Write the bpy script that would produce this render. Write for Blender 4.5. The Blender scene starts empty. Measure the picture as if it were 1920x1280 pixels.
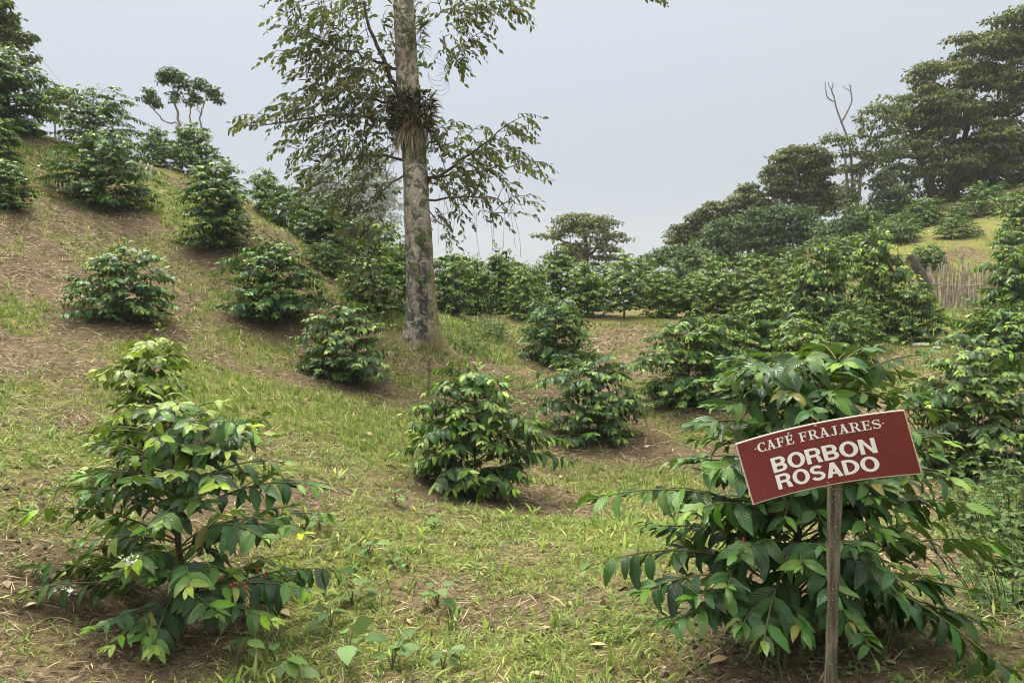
import bpy, math, random
import numpy as np
from mathutils import Matrix, Vector

# ------------------------------------------------------------------ scene, camera, sky, sun
scene = bpy.context.scene
col = scene.collection
F = 1920 * 26 / 36.0
PITCH = math.atan(80 / F)
CAM = np.array([0.0, 0.0, 1.6])
cd = bpy.data.cameras.new('camera')
cd.lens = 26; cd.sensor_width = 36; cd.clip_start = 0.05; cd.clip_end = 2000
cam = bpy.data.objects.new('camera', cd); col.objects.link(cam)
cam.location = CAM; cam.rotation_euler = (math.pi / 2 - PITCH, 0, 0)
scene.camera = cam

SUN_EL, SUN_AZ = math.radians(62), math.radians(-35)      # azimuth from +Y towards +X
w = bpy.data.worlds.new('World'); scene.world = w; w.use_nodes = True
nt = w.node_tree; nt.nodes.clear()
out = nt.nodes.new('ShaderNodeOutputWorld'); bg = nt.nodes.new('ShaderNodeBackground')
sky = nt.nodes.new('ShaderNodeTexSky'); sky.sky_type = 'NISHITA'; sky.sun_disc = False
sky.sun_elevation = SUN_EL; sky.sun_rotation = SUN_AZ
tc = nt.nodes.new('ShaderNodeTexCoord'); sep = nt.nodes.new('ShaderNodeSeparateXYZ')
nt.links.new(tc.outputs['Generated'], sep.inputs[0])
ramp = nt.nodes.new('ShaderNodeValToRGB'); nt.links.new(sep.outputs['Z'], ramp.inputs[0])
cr = ramp.color_ramp
cr.elements[0].position = 0.0; cr.elements[0].color = (0.129, 0.133, 0.142, 1)
cr.elements[1].position = 1.0; cr.elements[1].color = (1.0, 0.98, 0.95, 1)
e = cr.elements.new(0.16); e.color = (0.143, 0.150, 0.159, 1)
e = cr.elements.new(0.40); e.color = (0.185, 0.196, 0.204, 1)
e = cr.elements.new(0.70); e.color = (0.58, 0.59, 0.59, 1)
sc_ = nt.nodes.new('ShaderNodeVectorMath'); sc_.operation = 'SCALE'; sc_.inputs['Scale'].default_value = 10.5
nt.links.new(ramp.outputs[0], sc_.inputs[0])
mx = nt.nodes.new('ShaderNodeMix'); mx.data_type = 'RGBA'; mx.inputs[0].default_value = 0.93
nt.links.new(sky.outputs[0], mx.inputs[6]); nt.links.new(sc_.outputs[0], mx.inputs[7])
nt.links.new(mx.outputs[2], bg.inputs[0]); bg.inputs[1].default_value = 0.1
nt.links.new(bg.outputs[0], out.inputs[0])

sd = bpy.data.lights.new('sun', 'SUN'); sd.energy = 1.5; sd.angle = math.radians(25); sd.color = (1, 0.95, 0.86)
sun = bpy.data.objects.new('sun', sd); col.objects.link(sun)
sdir = Vector((math.cos(SUN_EL) * math.sin(SUN_AZ), math.cos(SUN_EL) * math.cos(SUN_AZ), math.sin(SUN_EL)))
sun.rotation_euler = sdir.to_track_quat('Z', 'Y').to_euler(); sun.location = (0, 0, 30)
vs = scene.view_settings
vs.view_transform = 'Standard'; vs.look = 'None'; vs.exposure = 1.82; vs.gamma = 1.0; vs.use_curve_mapping = False
cy = scene.cycles
cy.max_bounces = 5; cy.diffuse_bounces = 3; cy.glossy_bounces = 2; cy.transmission_bounces = 3
cy.volume_bounces = 1; cy.transparent_max_bounces = 4
cy.pixel_filter_type = 'BLACKMAN_HARRIS'; cy.filter_width = 1.05
cy.use_denoising = True; cy.use_adaptive_sampling = True; cy.adaptive_threshold = 0.015
cy.caustics_reflective = False; cy.caustics_refractive = False

# ------------------------------------------------------------------ helpers
def at(px, py, Y):
    """the place in the world, Y metres ahead, that the photograph shows at (px, py)"""
    u = (px - 960) / F; v = (640 - py) / F
    d = np.array([u, math.cos(PITCH) + v * math.sin(PITCH), -math.sin(PITCH) + v * math.cos(PITCH)])
    return CAM + d * (Y / d[1])

def mesh_np(name, V, Fq, uv=None, attrs=None, smooth=True, mat=None):
    """mesh from arrays; Fq a list of (n,k) integer arrays; uv per vertex"""
    V = np.asarray(V, dtype=np.float32)
    me = bpy.data.meshes.new(name)
    me.vertices.add(len(V)); me.vertices.foreach_set('co', V.ravel())
    Fq = [np.asarray(f, dtype=np.int32) for f in Fq if len(f)]
    loops = np.concatenate([f.ravel() for f in Fq])
    tot = np.concatenate([np.full(len(f), f.shape[1], dtype=np.int32) for f in Fq])
    start = np.concatenate([[0], np.cumsum(tot)[:-1]]).astype(np.int32)
    me.loops.add(len(loops)); me.loops.foreach_set('vertex_index', loops)
    me.polygons.add(len(tot)); me.polygons.foreach_set('loop_start', start)
    me.update(calc_edges=True)
    me.polygons.foreach_set('use_smooth', np.full(len(tot), smooth))
    if uv is not None:
        l = me.uv_layers.new(name='UVMap')
        l.data.foreach_set('uv', np.asarray(uv, dtype=np.float32)[loops].ravel())
    for k, a in (attrs or {}).items():
        at_ = me.attributes.new(k, 'FLOAT', 'POINT'); at_.data.foreach_set('value', np.asarray(a, dtype=np.float32))
    if mat: me.materials.append(mat)
    me.validate()
    return me

def obj(name, me, parent=None, loc=None, **props):
    o = bpy.data.objects.new(name, me); col.objects.link(o)
    if parent is not None: o.parent = parent
    if loc is not None: o.location = [float(c) for c in loc]
    for k, v in props.items(): o[k] = v
    return o

def thing(name, label, cat, loc, group=None, rz=0.0, scale=1.0):
    o = obj(name, None, None, loc, label=label, category=cat)
    o.empty_display_size = 0.1
    o.rotation_euler[2] = rz; o.scale = (scale,) * 3
    if group: o['group'] = group
    return o

class Tubes:
    def __init__(s): s.V = []; s.F = []; s.n = 0
    def add(s, pts, radii, sides=5, cap=True):
        P = np.asarray(pts, float); k = len(P)
        if k < 2: return
        R = np.broadcast_to(np.asarray(radii, float), (k,))
        T = np.gradient(P, axis=0); T /= np.linalg.norm(T, axis=1)[:, None] + 1e-9
        ref = np.array([0.31, 0.12, 1.0]) if abs(T[0][2]) < .8 else np.array([1.0, 0.2, 0.1])
        A = np.cross(T, ref); A /= np.linalg.norm(A, axis=1)[:, None] + 1e-9
        B = np.cross(T, A)
        an = np.arange(sides) * 2 * math.pi / sides
        ring = P[:, None] + R[:, None, None] * (A[:, None] * np.cos(an)[None, :, None] + B[:, None] * np.sin(an)[None, :, None])
        s.V.append(ring.reshape(-1, 3))
        i = np.arange(k - 1)[:, None] * sides; j = np.arange(sides)[None]; j2 = (j + 1) % sides
        s.F.append((np.stack([i + j, i + j2, i + sides + j2, i + sides + j], -1).reshape(-1, 4) + s.n))
        s.n += k * sides
    def mesh(s, name, mat):
        return mesh_np(name, np.concatenate(s.V), [np.concatenate(s.F)], mat=mat)

def bez(a, b, c, n):
    t = np.linspace(0, 1, n)[:, None]
    return (1 - t) ** 2 * a + 2 * t * (1 - t) * b + t * t * c

def hash2(ix, iy, s):
    n = (ix.astype(np.int64) * 374761393 + iy.astype(np.int64) * 668265263 + s * 974711) & 0x7fffffff
    n = ((n ^ (n >> 13)) * 1274126177) & 0x7fffffff
    return ((n ^ (n >> 16)) & 0xffff) / 65535.0
def vnoise(x, y, s=0):
    ix = np.floor(x); iy = np.floor(y); fx = x - ix; fy = y - iy
    fx = fx * fx * (3 - 2 * fx); fy = fy * fy * (3 - 2 * fy)
    a = hash2(ix, iy, s); b = hash2(ix + 1, iy, s); c = hash2(ix, iy + 1, s); d = hash2(ix + 1, iy + 1, s)
    return (a * (1 - fx) + b * fx) * (1 - fy) + (c * (1 - fx) + d * fx) * fy
def fbm(x, y, s=0, o=4):
    r = 0; a = .5
    for i in range(o):
        r = r + a * vnoise(x * 2 ** i, y * 2 ** i, s + i); a *= .5
    return r / (1 - .5 ** o)
def norm(v): return v / (np.linalg.norm(v, axis=-1, keepdims=True) + 1e-9)

# ------------------------------------------------------------------ materials
class NT:
    def __init__(s, name):
        s.m = bpy.data.materials.new(name); s.m.use_nodes = True; s.t = s.m.node_tree; s.t.nodes.clear()
        s.out = s.n('ShaderNodeOutputMaterial')
    def n(s, typ, **kw):
        nd = s.t.nodes.new(typ)
        for k, v in kw.items(): setattr(nd, k, v)
        return nd
    def l(s, a, b): s.t.links.new(a, b)
    def val(s, sock, v):
        if isinstance(v, bpy.types.NodeSocket): s.l(v, sock)
        else: sock.default_value = v
    def math(s, op, a, b=0.0, c=None):
        nd = s.n('ShaderNodeMath', operation=op); s.val(nd.inputs[0], a); s.val(nd.inputs[1], b)
        if c is not None: s.val(nd.inputs[2], c)
        return nd.outputs[0]
    def mix(s, f, a, b, blend='MIX'):
        nd = s.n('ShaderNodeMix', data_type='RGBA', blend_type=blend)
        s.val(nd.inputs[0], f); s.val(nd.inputs[6], a); s.val(nd.inputs[7], b); return nd.outputs[2]
    def ramp(s, f, stops, interp='LINEAR'):
        nd = s.n('ShaderNodeValToRGB'); s.val(nd.inputs[0], f); r = nd.color_ramp; r.interpolation = interp
        for i, (p, c) in enumerate(stops):
            el = r.elements[i] if i < 2 else r.elements.new(p)
            el.position = p; el.color = (*c, 1) if len(c) == 3 else c
        return nd.outputs[0]
    def noise(s, scale, detail=4, rough=.55, vec=None, dist=0.0):
        nd = s.n('ShaderNodeTexNoise'); nd.inputs['Scale'].default_value = scale
        nd.inputs['Detail'].default_value = detail; nd.inputs['Roughness'].default_value = rough
        nd.inputs['Distortion'].default_value = dist
        if vec is not None: s.l(vec, nd.inputs['Vector'])
        return nd.outputs[0]
    def attr(s, name):
        nd = s.n('ShaderNodeAttribute'); nd.attribute_name = name; return nd.outputs['Fac']
    def rng(s, f, a, b, c=0.0, d=1.0):
        nd = s.n('ShaderNodeMapRange'); s.val(nd.inputs[0], f)
        for i, x in enumerate((a, b, c, d)): nd.inputs[i + 1].default_value = x
        return nd.outputs[0]
    def bump(s, h, strength=.3, dist=.01, nrm=None):
        nd = s.n('ShaderNodeBump'); nd.inputs['Strength'].default_value = strength; nd.inputs['Distance'].default_value = dist
        s.l(h, nd.inputs['Height'])
        if nrm is not None: s.l(nrm, nd.inputs['Normal'])
        return nd.outputs[0]
    def bsdf(s, colr, rough=.6, spec=.5, nrm=None, **kw):
        b = s.n('ShaderNodeBsdfPrincipled'); s.val(b.inputs['Base Color'], colr); s.val(b.inputs['Roughness'], rough)
        b.inputs['Specular IOR Level'].default_value = spec
        if nrm is not None: s.l(nrm, b.inputs['Normal'])
        return b.outputs[0]
    def done(s, sh): s.l(sh, s.out.inputs['Surface']); return s.m

def leaf_material(name, stops, back, rough=.4, spec=.5, trans=.22, veins=True, var=.35, tip_brown=0.0):
    m = NT(name)
    age = m.attr('age'); r0 = m.attr('rnd')
    oi = m.n('ShaderNodeObjectInfo')
    r = m.math('FRACT', m.math('ADD', r0, oi.outputs['Random']))
    base = m.ramp(age, stops)
    hs = m.n('ShaderNodeHueSaturation')
    m.l(m.rng(r, 0, 1, .485, .515), hs.inputs['Hue'])
    m.l(m.rng(m.math('FRACT', m.math('MULTIPLY', r, 7.3)), 0, 1, 1 - var, 1 + var), hs.inputs['Value'])
    m.l(m.rng(m.math('FRACT', m.math('MULTIPLY', r, 3.7)), 0, 1, .82, 1.1), hs.inputs['Saturation'])
    m.l(base, hs.inputs['Color']); c = hs.outputs[0]
    c = m.mix(m.rng(m.math('FRACT', m.math('MULTIPLY', r, 13.1)), .982, .986, 0, .7), c, (.27, .23, .045, 1))
    nrm = None
    if veins:
        uv = m.n('ShaderNodeUVMap'); sp = m.n('ShaderNodeSeparateXYZ'); m.l(uv.outputs[0], sp.inputs[0])
        u, v = sp.outputs['X'], sp.outputs['Y']          # u across 0..1, v along 0..1
        ax = m.math('ABSOLUTE', m.math('SUBTRACT', u, .5))
        rib = m.rng(ax, 0.0, 0.035, 1, 0)
        ph = m.math('SUBTRACT', m.math('MULTIPLY', v, 9.0), m.math('MULTIPLY', ax, 5.0))
        sn = m.math('SINE', m.math('MULTIPLY', ph, 6.283))
        vein = m.rng(sn, .75, 1.0, 0, 1)
        c = m.mix(m.math('MULTIPLY', m.math('MAXIMUM', rib, m.math('MULTIPLY', vein, .35)), .38), c, (.16, .24, .07, 1))
        blot = m.noise(46, 3)
        c = m.mix(m.rng(blot, .66, .74, 0, .35), c, (.12, .10, .045, 1))
        edge = m.math('MULTIPLY', m.rng(ax, .24, .46), m.rng(m.noise(31, 4, .6), .58, .66))
        c = m.mix(m.math('MULTIPLY', edge, .8), c, (.10, .055, .025, 1))
        hgt = m.math('SUBTRACT', m.math('MULTIPLY', sn, -.6), m.math('MULTIPLY', rib, 1.2))
        nrm = m.bump(hgt, .38, .003)
    geo = m.n('ShaderNodeNewGeometry')
    c2 = m.mix(geo.outputs['Backfacing'], c, m.mix(.6, c, (*back, 1)))
    p = m.bsdf(c2, m.math('ADD', m.rng(r, 0, 1, rough - .07, rough + .1), m.math('MULTIPLY', geo.outputs['Backfacing'], .2)), spec, nrm)
    tr = m.n('ShaderNodeBsdfTranslucent'); m.l(m.mix(.55, c, (.20, .32, .03, 1)), tr.inputs[0])
    ms = m.n('ShaderNodeMixShader'); ms.inputs[0].default_value = trans
    m.l(p, ms.inputs[1]); m.l(tr.outputs[0], ms.inputs[2])
    return m.done(ms.outputs[0])

M = {}
M['coffee'] = leaf_material('coffee_leaf', [(0, (.012, .043, .011)), (.28, (.034, .105, .015)), (.58, (.105, .215, .018)), (1, (.29, .39, .035))],
                            (.08, .15, .035), rough=.29, spec=.36, trans=.16)
M['coffee_mid'] = leaf_material('coffee_leaf_mid', [(0, (.012, .044, .009)), (.28, (.034, .105, .013)), (.58, (.105, .21, .018)), (1, (.29, .38, .035))],
                            (.07, .14, .03), rough=.40, spec=.24, trans=.15, veins=False, var=.45)
M['coffee_far'] = leaf_material('coffee_leaf_far', [(0, (.013, .046, .010)), (.28, (.036, .104, .014)), (.58, (.105, .20, .020)), (1, (.28, .37, .038))],
                            (.07, .14, .03), rough=.38, spec=.25, trans=.18, veins=False)
M['shade_leaf'] = leaf_material('shade_tree_leaf', [(0, (.036, .064, .026)), (.5, (.085, .092, .030)), (1, (.19, .135, .045))],
                            (.115, .085, .035), rough=.5, spec=.4, trans=.28, veins=False)
M['olive'] = leaf_material('olive_tree_leaf', [(0, (.034, .066, .012)), (.5, (.125, .140, .022)), (1, (.23, .215, .045))],
                            (.08, .08, .03), rough=.6, spec=.3, trans=.2, veins=False)
M['green'] = leaf_material('green_bush_leaf', [(0, (.024, .065, .017)), (.5, (.062, .125, .028)), (1, (.15, .21, .05))],
                            (.08, .11, .04), rough=.6, spec=.3, trans=.2, veins=False)
M['pale'] = leaf_material('pale_tree_leaf', [(0, (.06, .09, .035)), (.5, (.13, .16, .055)), (1, (.23, .25, .09))],
                            (.12, .14, .07), rough=.6, spec=.3, trans=.25, veins=False)
M['weed'] = leaf_material('weed_leaf', [(0, (.06, .12, .03)), (.5, (.13, .22, .055)), (1, (.24, .34, .10))],
                            (.15, .2, .08), rough=.55, spec=.3, trans=.3, veins=True, var=.25)
M['grass'] = leaf_material('grass_blade', [(0, (.10, .17, .022)), (.5, (.24, .32, .052)), (1, (.44, .45, .13))],
                            (.15, .2, .06), rough=.6, spec=.25, trans=.3, veins=False)
M['straw'] = leaf_material('straw', [(0, (.07, .046, .026)), (.4, (.20, .145, .080)), (1, (.55, .44, .25))],
                            (.2, .15, .09), rough=.8, spec=.15, trans=.05, veins=False)
M['epiphyte'] = leaf_material('epiphyte_leaf', [(0, (.05, .028, .018)), (.35, (.10, .045, .025)), (.65, (.09, .11, .03)), (1, (.36, .29, .19))],
                            (.12, .09, .04), rough=.6, spec=.3, trans=.15, veins=False)

def bark_simple(name, a, b, c, sc=8.0):
    m = NT(name); tcn = m.n('ShaderNodeTexCoord'); v = tcn.outputs['Object']
    n1 = m.noise(sc, 5, .6, v); n2 = m.noise(sc * 3.1, 4, .6, v)
    colr = m.mix(m.rng(n1, .35, .65), (*a, 1), (*b, 1)); colr = m.mix(m.rng(n2, .56, .66, 0, .8), colr, (*c, 1))
    return m.done(m.bsdf(colr, .85, .25, m.bump(n2, .5, .01)))
M['stem'] = bark_simple('coffee_stem', (.06, .045, .028), (.13, .10, .06), (.22, .21, .13), 14)
M['twig'] = bark_simple('green_twig', (.09, .10, .035), (.15, .12, .06), (.19, .20, .07), 20)
M['limb'] = bark_simple('tree_limb', (.045, .035, .026), (.10, .08, .06), (.20, .20, .16), 9)
M['greybark'] = bark_simple('grey_bark', (.16, .14, .12), (.28, .25, .21), (.36, .35, .30), 5)
M['deadwood'] = bark_simple('weathered_wood', (.17, .135, .10), (.47, .41, .33), (.62, .56, .47), 9)
M['palelog'] = bark_simple('pale_log', (.33, .30, .26), (.52, .49, .43), (.16, .13, .10), 9)

def plain(name, c, rough=.6, spec=.4, nsc=30.0, amt=.12):
    m = NT(name); n1 = m.noise(nsc, 4)
    cc = m.mix(m.rng(n1, .3, .7, 0, 1), tuple(x * (1 - amt) for x in c) + (1,), tuple(min(1, x * (1 + amt)) for x in c) + (1,))
    return m.done(m.bsdf(cc, rough, spec))
M['cherry'] = plain('coffee_cherry', (.30, .022, .018), .3, .5)
M['blossom'] = plain('coffee_blossom', (.78, .77, .70), .6, .3)
M['wire'] = plain('wire', (.16, .17, .18), .6)
M['letter'] = plain('white_lettering', (.88, .87, .83), .55, .35, 40, .04)
M['rim'] = plain('sign_rim', (.66, .58, .46), .7, .25, 60, .2)
M['screw'] = plain('screw_head', (.20, .15, .10), .5, .5)

def m_signred():
    m = NT('sign_red'); tcn = m.n('ShaderNodeTexCoord'); v = tcn.outputs['Object']
    n1 = m.noise(9, 5, .6, v); n2 = m.noise(120, 3, .6, v)
    c = m.mix(m.rng(n1, .3, .7), (.150, .024, .022, 1), (.195, .032, .028, 1))
    c = m.mix(m.rng(n2, .58, .72, 0, .45), c, (.28, .11, .09, 1))
    n5 = m.noise(22, 6, .75, v, 1.5); c = m.mix(m.rng(n5, .60, .72, 0, .45), c, (.13, .075, .05, 1))
    return m.done(m.bsdf(c, m.rng(n1, .3, .7, .4, .6), .4))
M['signred'] = m_signred()

def m_post():
    m = NT('sign_post_wood'); tcn = m.n('ShaderNodeTexCoord'); mp = m.n('ShaderNodeMapping')
    mp.inputs['Scale'].default_value = (1, 1, .07); m.l(tcn.outputs['Object'], mp.inputs[0])
    g = m.noise(70, 6, .65, mp.outputs[0]); n2 = m.noise(16, 4, .6, tcn.outputs['Object']); n3 = m.noise(190, 2, .5, tcn.outputs['Object'])
    c = m.ramp(g, [(.34, (.015, .011, .008)), (.46, (.075, .060, .042)), (.60, (.17, .145, .105))])
    c = m.mix(m.rng(n2, .44, .62, 0, .7), c, (.085, .09, .045, 1))
    c = m.mix(m.rng(n3, .66, .69, 0, .8), c, (.42, .41, .35, 1))
    return m.done(m.bsdf(c, .85, .2, m.bump(g, .9, .006)))
M['post'] = m_post()

def m_trunk():
    m = NT('shade_tree_bark'); tcn = m.n('ShaderNodeTexCoord'); v = tcn.outputs['Object']
    sp = m.n('ShaderNodeSeparateXYZ'); m.l(v, sp.inputs[0]); z = sp.outputs['Z']; x = sp.outputs['X']
    n1 = m.noise(2.2, 6, .62, v, .6); n2 = m.noise(9, 6, .7, v); n3 = m.noise(30, 5, .7, v); n4 = m.noise(4.5, 5, .65, v, 1.0)
    c = m.ramp(n1, [(.30, (.11, .088, .066)), (.42, (.27, .22, .18)), (.50, (.50, .42, .35)), (.60, (.36, .31, .25)), (.72, (.19, .17, .13))])
    c = m.mix(m.rng(n4, .50, .54, 0, .85), c, (.10, .105, .072, 1))                # dull green-grey crust
    c = m.mix(m.rng(n2, .55, .60, 0, .85), c, (.62, .61, .52, 1))                    # pale lichen
    c = m.mix(m.rng(n3, .56, .66, 0, .85), c, (.04, .034, .028, 1))                 # dark pits
    low = m.rng(z, .9, 2.0, 1, 0)
    side = m.math('MULTIPLY', m.rng(x, .10, .26, 0, 1), m.rng(z, 1.3, 2.4, 1, 0))
    c = m.mix(m.math('MULTIPLY', side, m.rng(n2, .36, .52)), c, (.21, .185, .07, 1))   # yellow-green moss on the right foot
    dark = m.math('MULTIPLY', m.math('MULTIPLY', m.rng(m.math('ABSOLUTE', m.math('SUBTRACT', x, .09)), .05, .16, 1, 0), m.rng(z, 1.3, 2.2, 1, 0)), m.rng(n4, .38, .52))
    c = m.mix(m.math('MULTIPLY', dark, .85), c, (.040, .034, .030, 1))
    c = m.mix(m.math('MULTIPLY', m.rng(m.math('ADD', z, m.math('MULTIPLY', n4, .5)), .25, .5, 1, 0), .6), c, (.15, .10, .05, 1))
    mp = m.n('ShaderNodeMapping'); mp.inputs['Scale'].default_value = (1, 1, .16); m.l(v, mp.inputs[0]); n6 = m.noise(17, 5, .65, mp.outputs[0])
    c = m.mix(m.math('MULTIPLY', m.rng(n6, .34, .46, .75, 0), m.rng(z, .6, 2.2, 1, .25)), c, (.045, .036, .028, 1))   # furrows
    h = m.math('ADD', m.math('ADD', m.math('MULTIPLY', n2, .5), m.math('MULTIPLY', n3, .35)), m.math('MULTIPLY', n6, .8))
    return m.done(m.bsdf(c, .9, .2, m.bump(h, 1.0, .04)))
M['trunk'] = m_trunk()

def m_ground():
    m = NT('ground_soil_and_mown_grass'); tcn = m.n('ShaderNodeTexCoord'); v = tcn.outputs['Object']
    g = m.attr('grass'); b = m.attr('soil')
    n1 = m.noise(3.5, 6, .65, v); n2 = m.noise(26, 6, .7, v); n3 = m.noise(95, 4, .7, v)
    straw = m.ramp(n2, [(.30, (.075, .048, .026)), (.45, (.185, .128, .070)), (.58, (.285, .21, .115)), (.72, (.41, .32, .18))])
    soil = m.ramp(n2, [(.3, (.075, .053, .028)), (.7, (.195, .145, .080))])
    grass = m.ramp(m.math('ADD', m.math('MULTIPLY', n2, .5), m.math('MULTIPLY', n3, .5)),
                   [(.34, (.095, .105, .025)), (.5, (.235, .24, .056)), (.66, (.39, .36, .10))])
    c = m.mix(b, straw, soil)
    f = m.rng(m.math('ADD', g, m.math('MULTIPLY', m.math('SUBTRACT', n2, .5), .9)), .25, .7)
    c = m.mix(f, c, grass)
    c = m.mix(m.rng(n3, .35, .65, .45, 0), c, (.028, .020, .012, 1))
    c = m.mix(m.rng(n1, .48, .66, 0, .3), c, (.085, .058, .034, 1))
    h = m.math('ADD', m.math('MULTIPLY', n2, .6), m.math('MULTIPLY', n3, .5))
    return m.done(m.bsdf(c, .95, .12, m.bump(h, 1.0, .03)))
M['ground'] = m_ground()

# ------------------------------------------------------------------ terrain
CTRL = [  # (px, py, distance ahead) of ground seen in the photograph
 (330,1195,3.9),(1490,1190,3.2),(292,835,6.6),(235,600,10.5),(195,390,15.5),(180,292,18.5),(15,238,17.5),(10,378,13.5),
 (310,322,20.5),(365,325,20.5),(415,465,14.5),(512,600,12.5),(650,718,10.8),(790,645,13.5),(1042,678,15),(890,930,7.2),(1120,825,10),
 (1290,755,11.4),(1432,695,13.9),(1830,890,8.3),(1885,700,12),(1540,640,17),(1650,640,18),
 (860,592,20),(985,592,20.5),(1090,592,21),(1170,588,21),(1240,592,21),(1370,592,21),(1480,600,20.5),(1250,640,15.8),(1200,608,18.8),
 (0,700,8),(0,900,5),(0,1150,3.5),(60,270,17),(0,450,12),(330,560,12.3),(340,720,8.6),(560,780,8.2),(960,1060,4.8),(960,1280,3.1),(700,1010,5.2),
 (1250,1000,5.2),(600,900,6.2),(0,560,10.4),(300,470,14.2),(290,330,18.5),(540,440,16),(640,520,16.5),(720,560,16.5),
 (1780,578,22),(1850,578,22.5),(1750,640,17),(1720,700,13.6),(1720,480,27),(1820,425,31),(1912,388,34),(1905,500,25),(1650,500,27),(1920,1000,6.2),(1500,560,25),
]
EXTRA = [(0,0,0),(-2,0,.05),(2,0,.1),(2.5,2,.15),(-2,2,.05),(0,-6,-.2),(-8,0,1.6),(8,0,.3),(-8,5,1.6),(8,4,.0),(-12,10,3.4),(-16,14,5.6),
 (-14,24,5.0),(-9,26,3.0),(-3,28,1.0),(5,30,1.4),(12,34,3.0),(18,40,4.6),(24,44,7.0),(30,36,7.5),(30,20,4.0),(20,12,1.5),
 (0,48,-.5),(8,48,1.2),(-12,42,0),(-26,30,4.5),(-30,10,7.5),(-25,-15,4),(25,-15,1.5),(0,-30,-1),
 (-20,70,-7),(10,75,-5),(35,60,5),(60,40,9),(60,0,6),(-60,20,6),(-60,60,-4),(0,110,-12),(60,100,-2),(-60,110,-12),(0,-80,-3),(100,0,9),(-100,0,8),(100,100,-4),(-100,100,-12),(100,-100,0),(-100,-100,0),(0,260,-30),(200,260,-20),(-200,260,-30),(260,0,5),(-260,0,5),(0,-260,-6),(260,-260,-5),(-260,-260,-5),(-50,180,-24)]
CP = np.array([at(*c) for c in CTRL] + [np.array(c, float) for c in EXTRA])
def _phi(r): return np.where(r > 1e-9, r * r * np.log(np.maximum(r, 1e-9)), 0)
def _fit():
    n = len(CP); D = np.linalg.norm(CP[:, None, :2] - CP[None, :, :2], axis=2)
    A = np.zeros((n + 3, n + 3)); A[:n, :n] = _phi(D) + np.eye(n) * .35
    A[:n, n] = 1; A[:n, n + 1:] = CP[:, :2]; A[n, :n] = 1; A[n + 1:, :n] = CP[:, :2].T
    return np.linalg.solve(A, np.concatenate([CP[:, 2], np.zeros(3)]))
WT = _fit()
def ground(x, y):
    x = np.atleast_1d(np.asarray(x, float)); y = np.atleast_1d(np.asarray(y, float)); r = np.zeros(x.size)
    xf, yf = x.ravel(), y.ravel(); n = len(CP)
    for i in range(0, xf.size, 20000):
        D = np.hypot(xf[i:i+20000, None] - CP[None, :, 0], yf[i:i+20000, None] - CP[None, :, 1])
        r[i:i+20000] = _phi(D) @ WT[:n] + WT[n] + WT[n+1] * xf[i:i+20000] + WT[n+2] * yf[i:i+20000]
    amp = np.clip(1 - np.hypot(xf, yf) / 60, .15, 1)
    r += amp * (.16 * (fbm(xf * .55, yf * .55, 3, 3) - .5) + .05 * (fbm(xf * 2.2, yf * 2.2, 9, 2) - .5) + .045 * (vnoise(xf * 4.2, yf * 4.2, 12) - .5))
    return r.reshape(x.shape)
def gz(x, y): return float(ground([x], [y])[0])
def on(px, py, Y):
    p = at(px, py, Y); return np.array([p[0], p[1], gz(p[0], p[1])])

GREEN = [(560,740,8.4,1.5,.55),(430,705,8.8,1.3,.5),(690,760,8.8,1.2,.45),(130,1000,4.6,.9,.4),(1270,850,7.4,.8,.5),(1230,1000,5.2,.7,.45),(60,860,5.5,.9,.35),(1100,960,5.8,.6,.4),
         (300,330,17,1.8,.5),(120,250,17.5,1.6,.4),(1800,600,19,2.0,.8),(1820,430,31,7,.38),(850,640,14.4,1.2,.25),(930,610,17,1.6,.25),(560,1180,4.0,.5,.35),(1150,1230,3.4,.7,.35),(300,1270,3.3,.9,.3),(800,1250,3.3,.8,.25),(960,1000,5.4,.8,.25),(380,430,14.5,1.2,.3)]
def grass_mask(x, y):
    g = fbm(x * .8, y * .8, 21, 4) * 1.5 - .43 + (fbm(x * 3.2, y * 3.2, 31, 3) - .5) * .55
    for px, py, Y, r, a in GREEN:
        p = at(px, py, Y); g = g + a * np.exp(-((x - p[0]) ** 2 + (y - p[1]) ** 2) / (r * r))
    return np.clip(g, 0, 1)

def axis(lo, hi, step, far, k=1.13):
    a = list(np.arange(lo, hi + 1e-6, step)); s = step
    while a[-1] < far: s *= k; a.append(a[-1] + s)
    s = step; b = []
    p = lo
    while p > -far: s *= k; p -= s; b.append(p)
    return np.array(b[::-1] + a)
gx = axis(-12, 13, .125, 250); gy = axis(1.2, 21, .125, 250)
GX, GY = np.meshgrid(gx, gy)
GZ = ground(GX, GY)
nx, ny = len(gx), len(gy)
ii = (np.arange(ny - 1)[:, None] * nx + np.arange(nx - 1)[None]).ravel()
GF = np.stack([ii, ii + 1, ii + nx + 1, ii + nx], -1)

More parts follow.
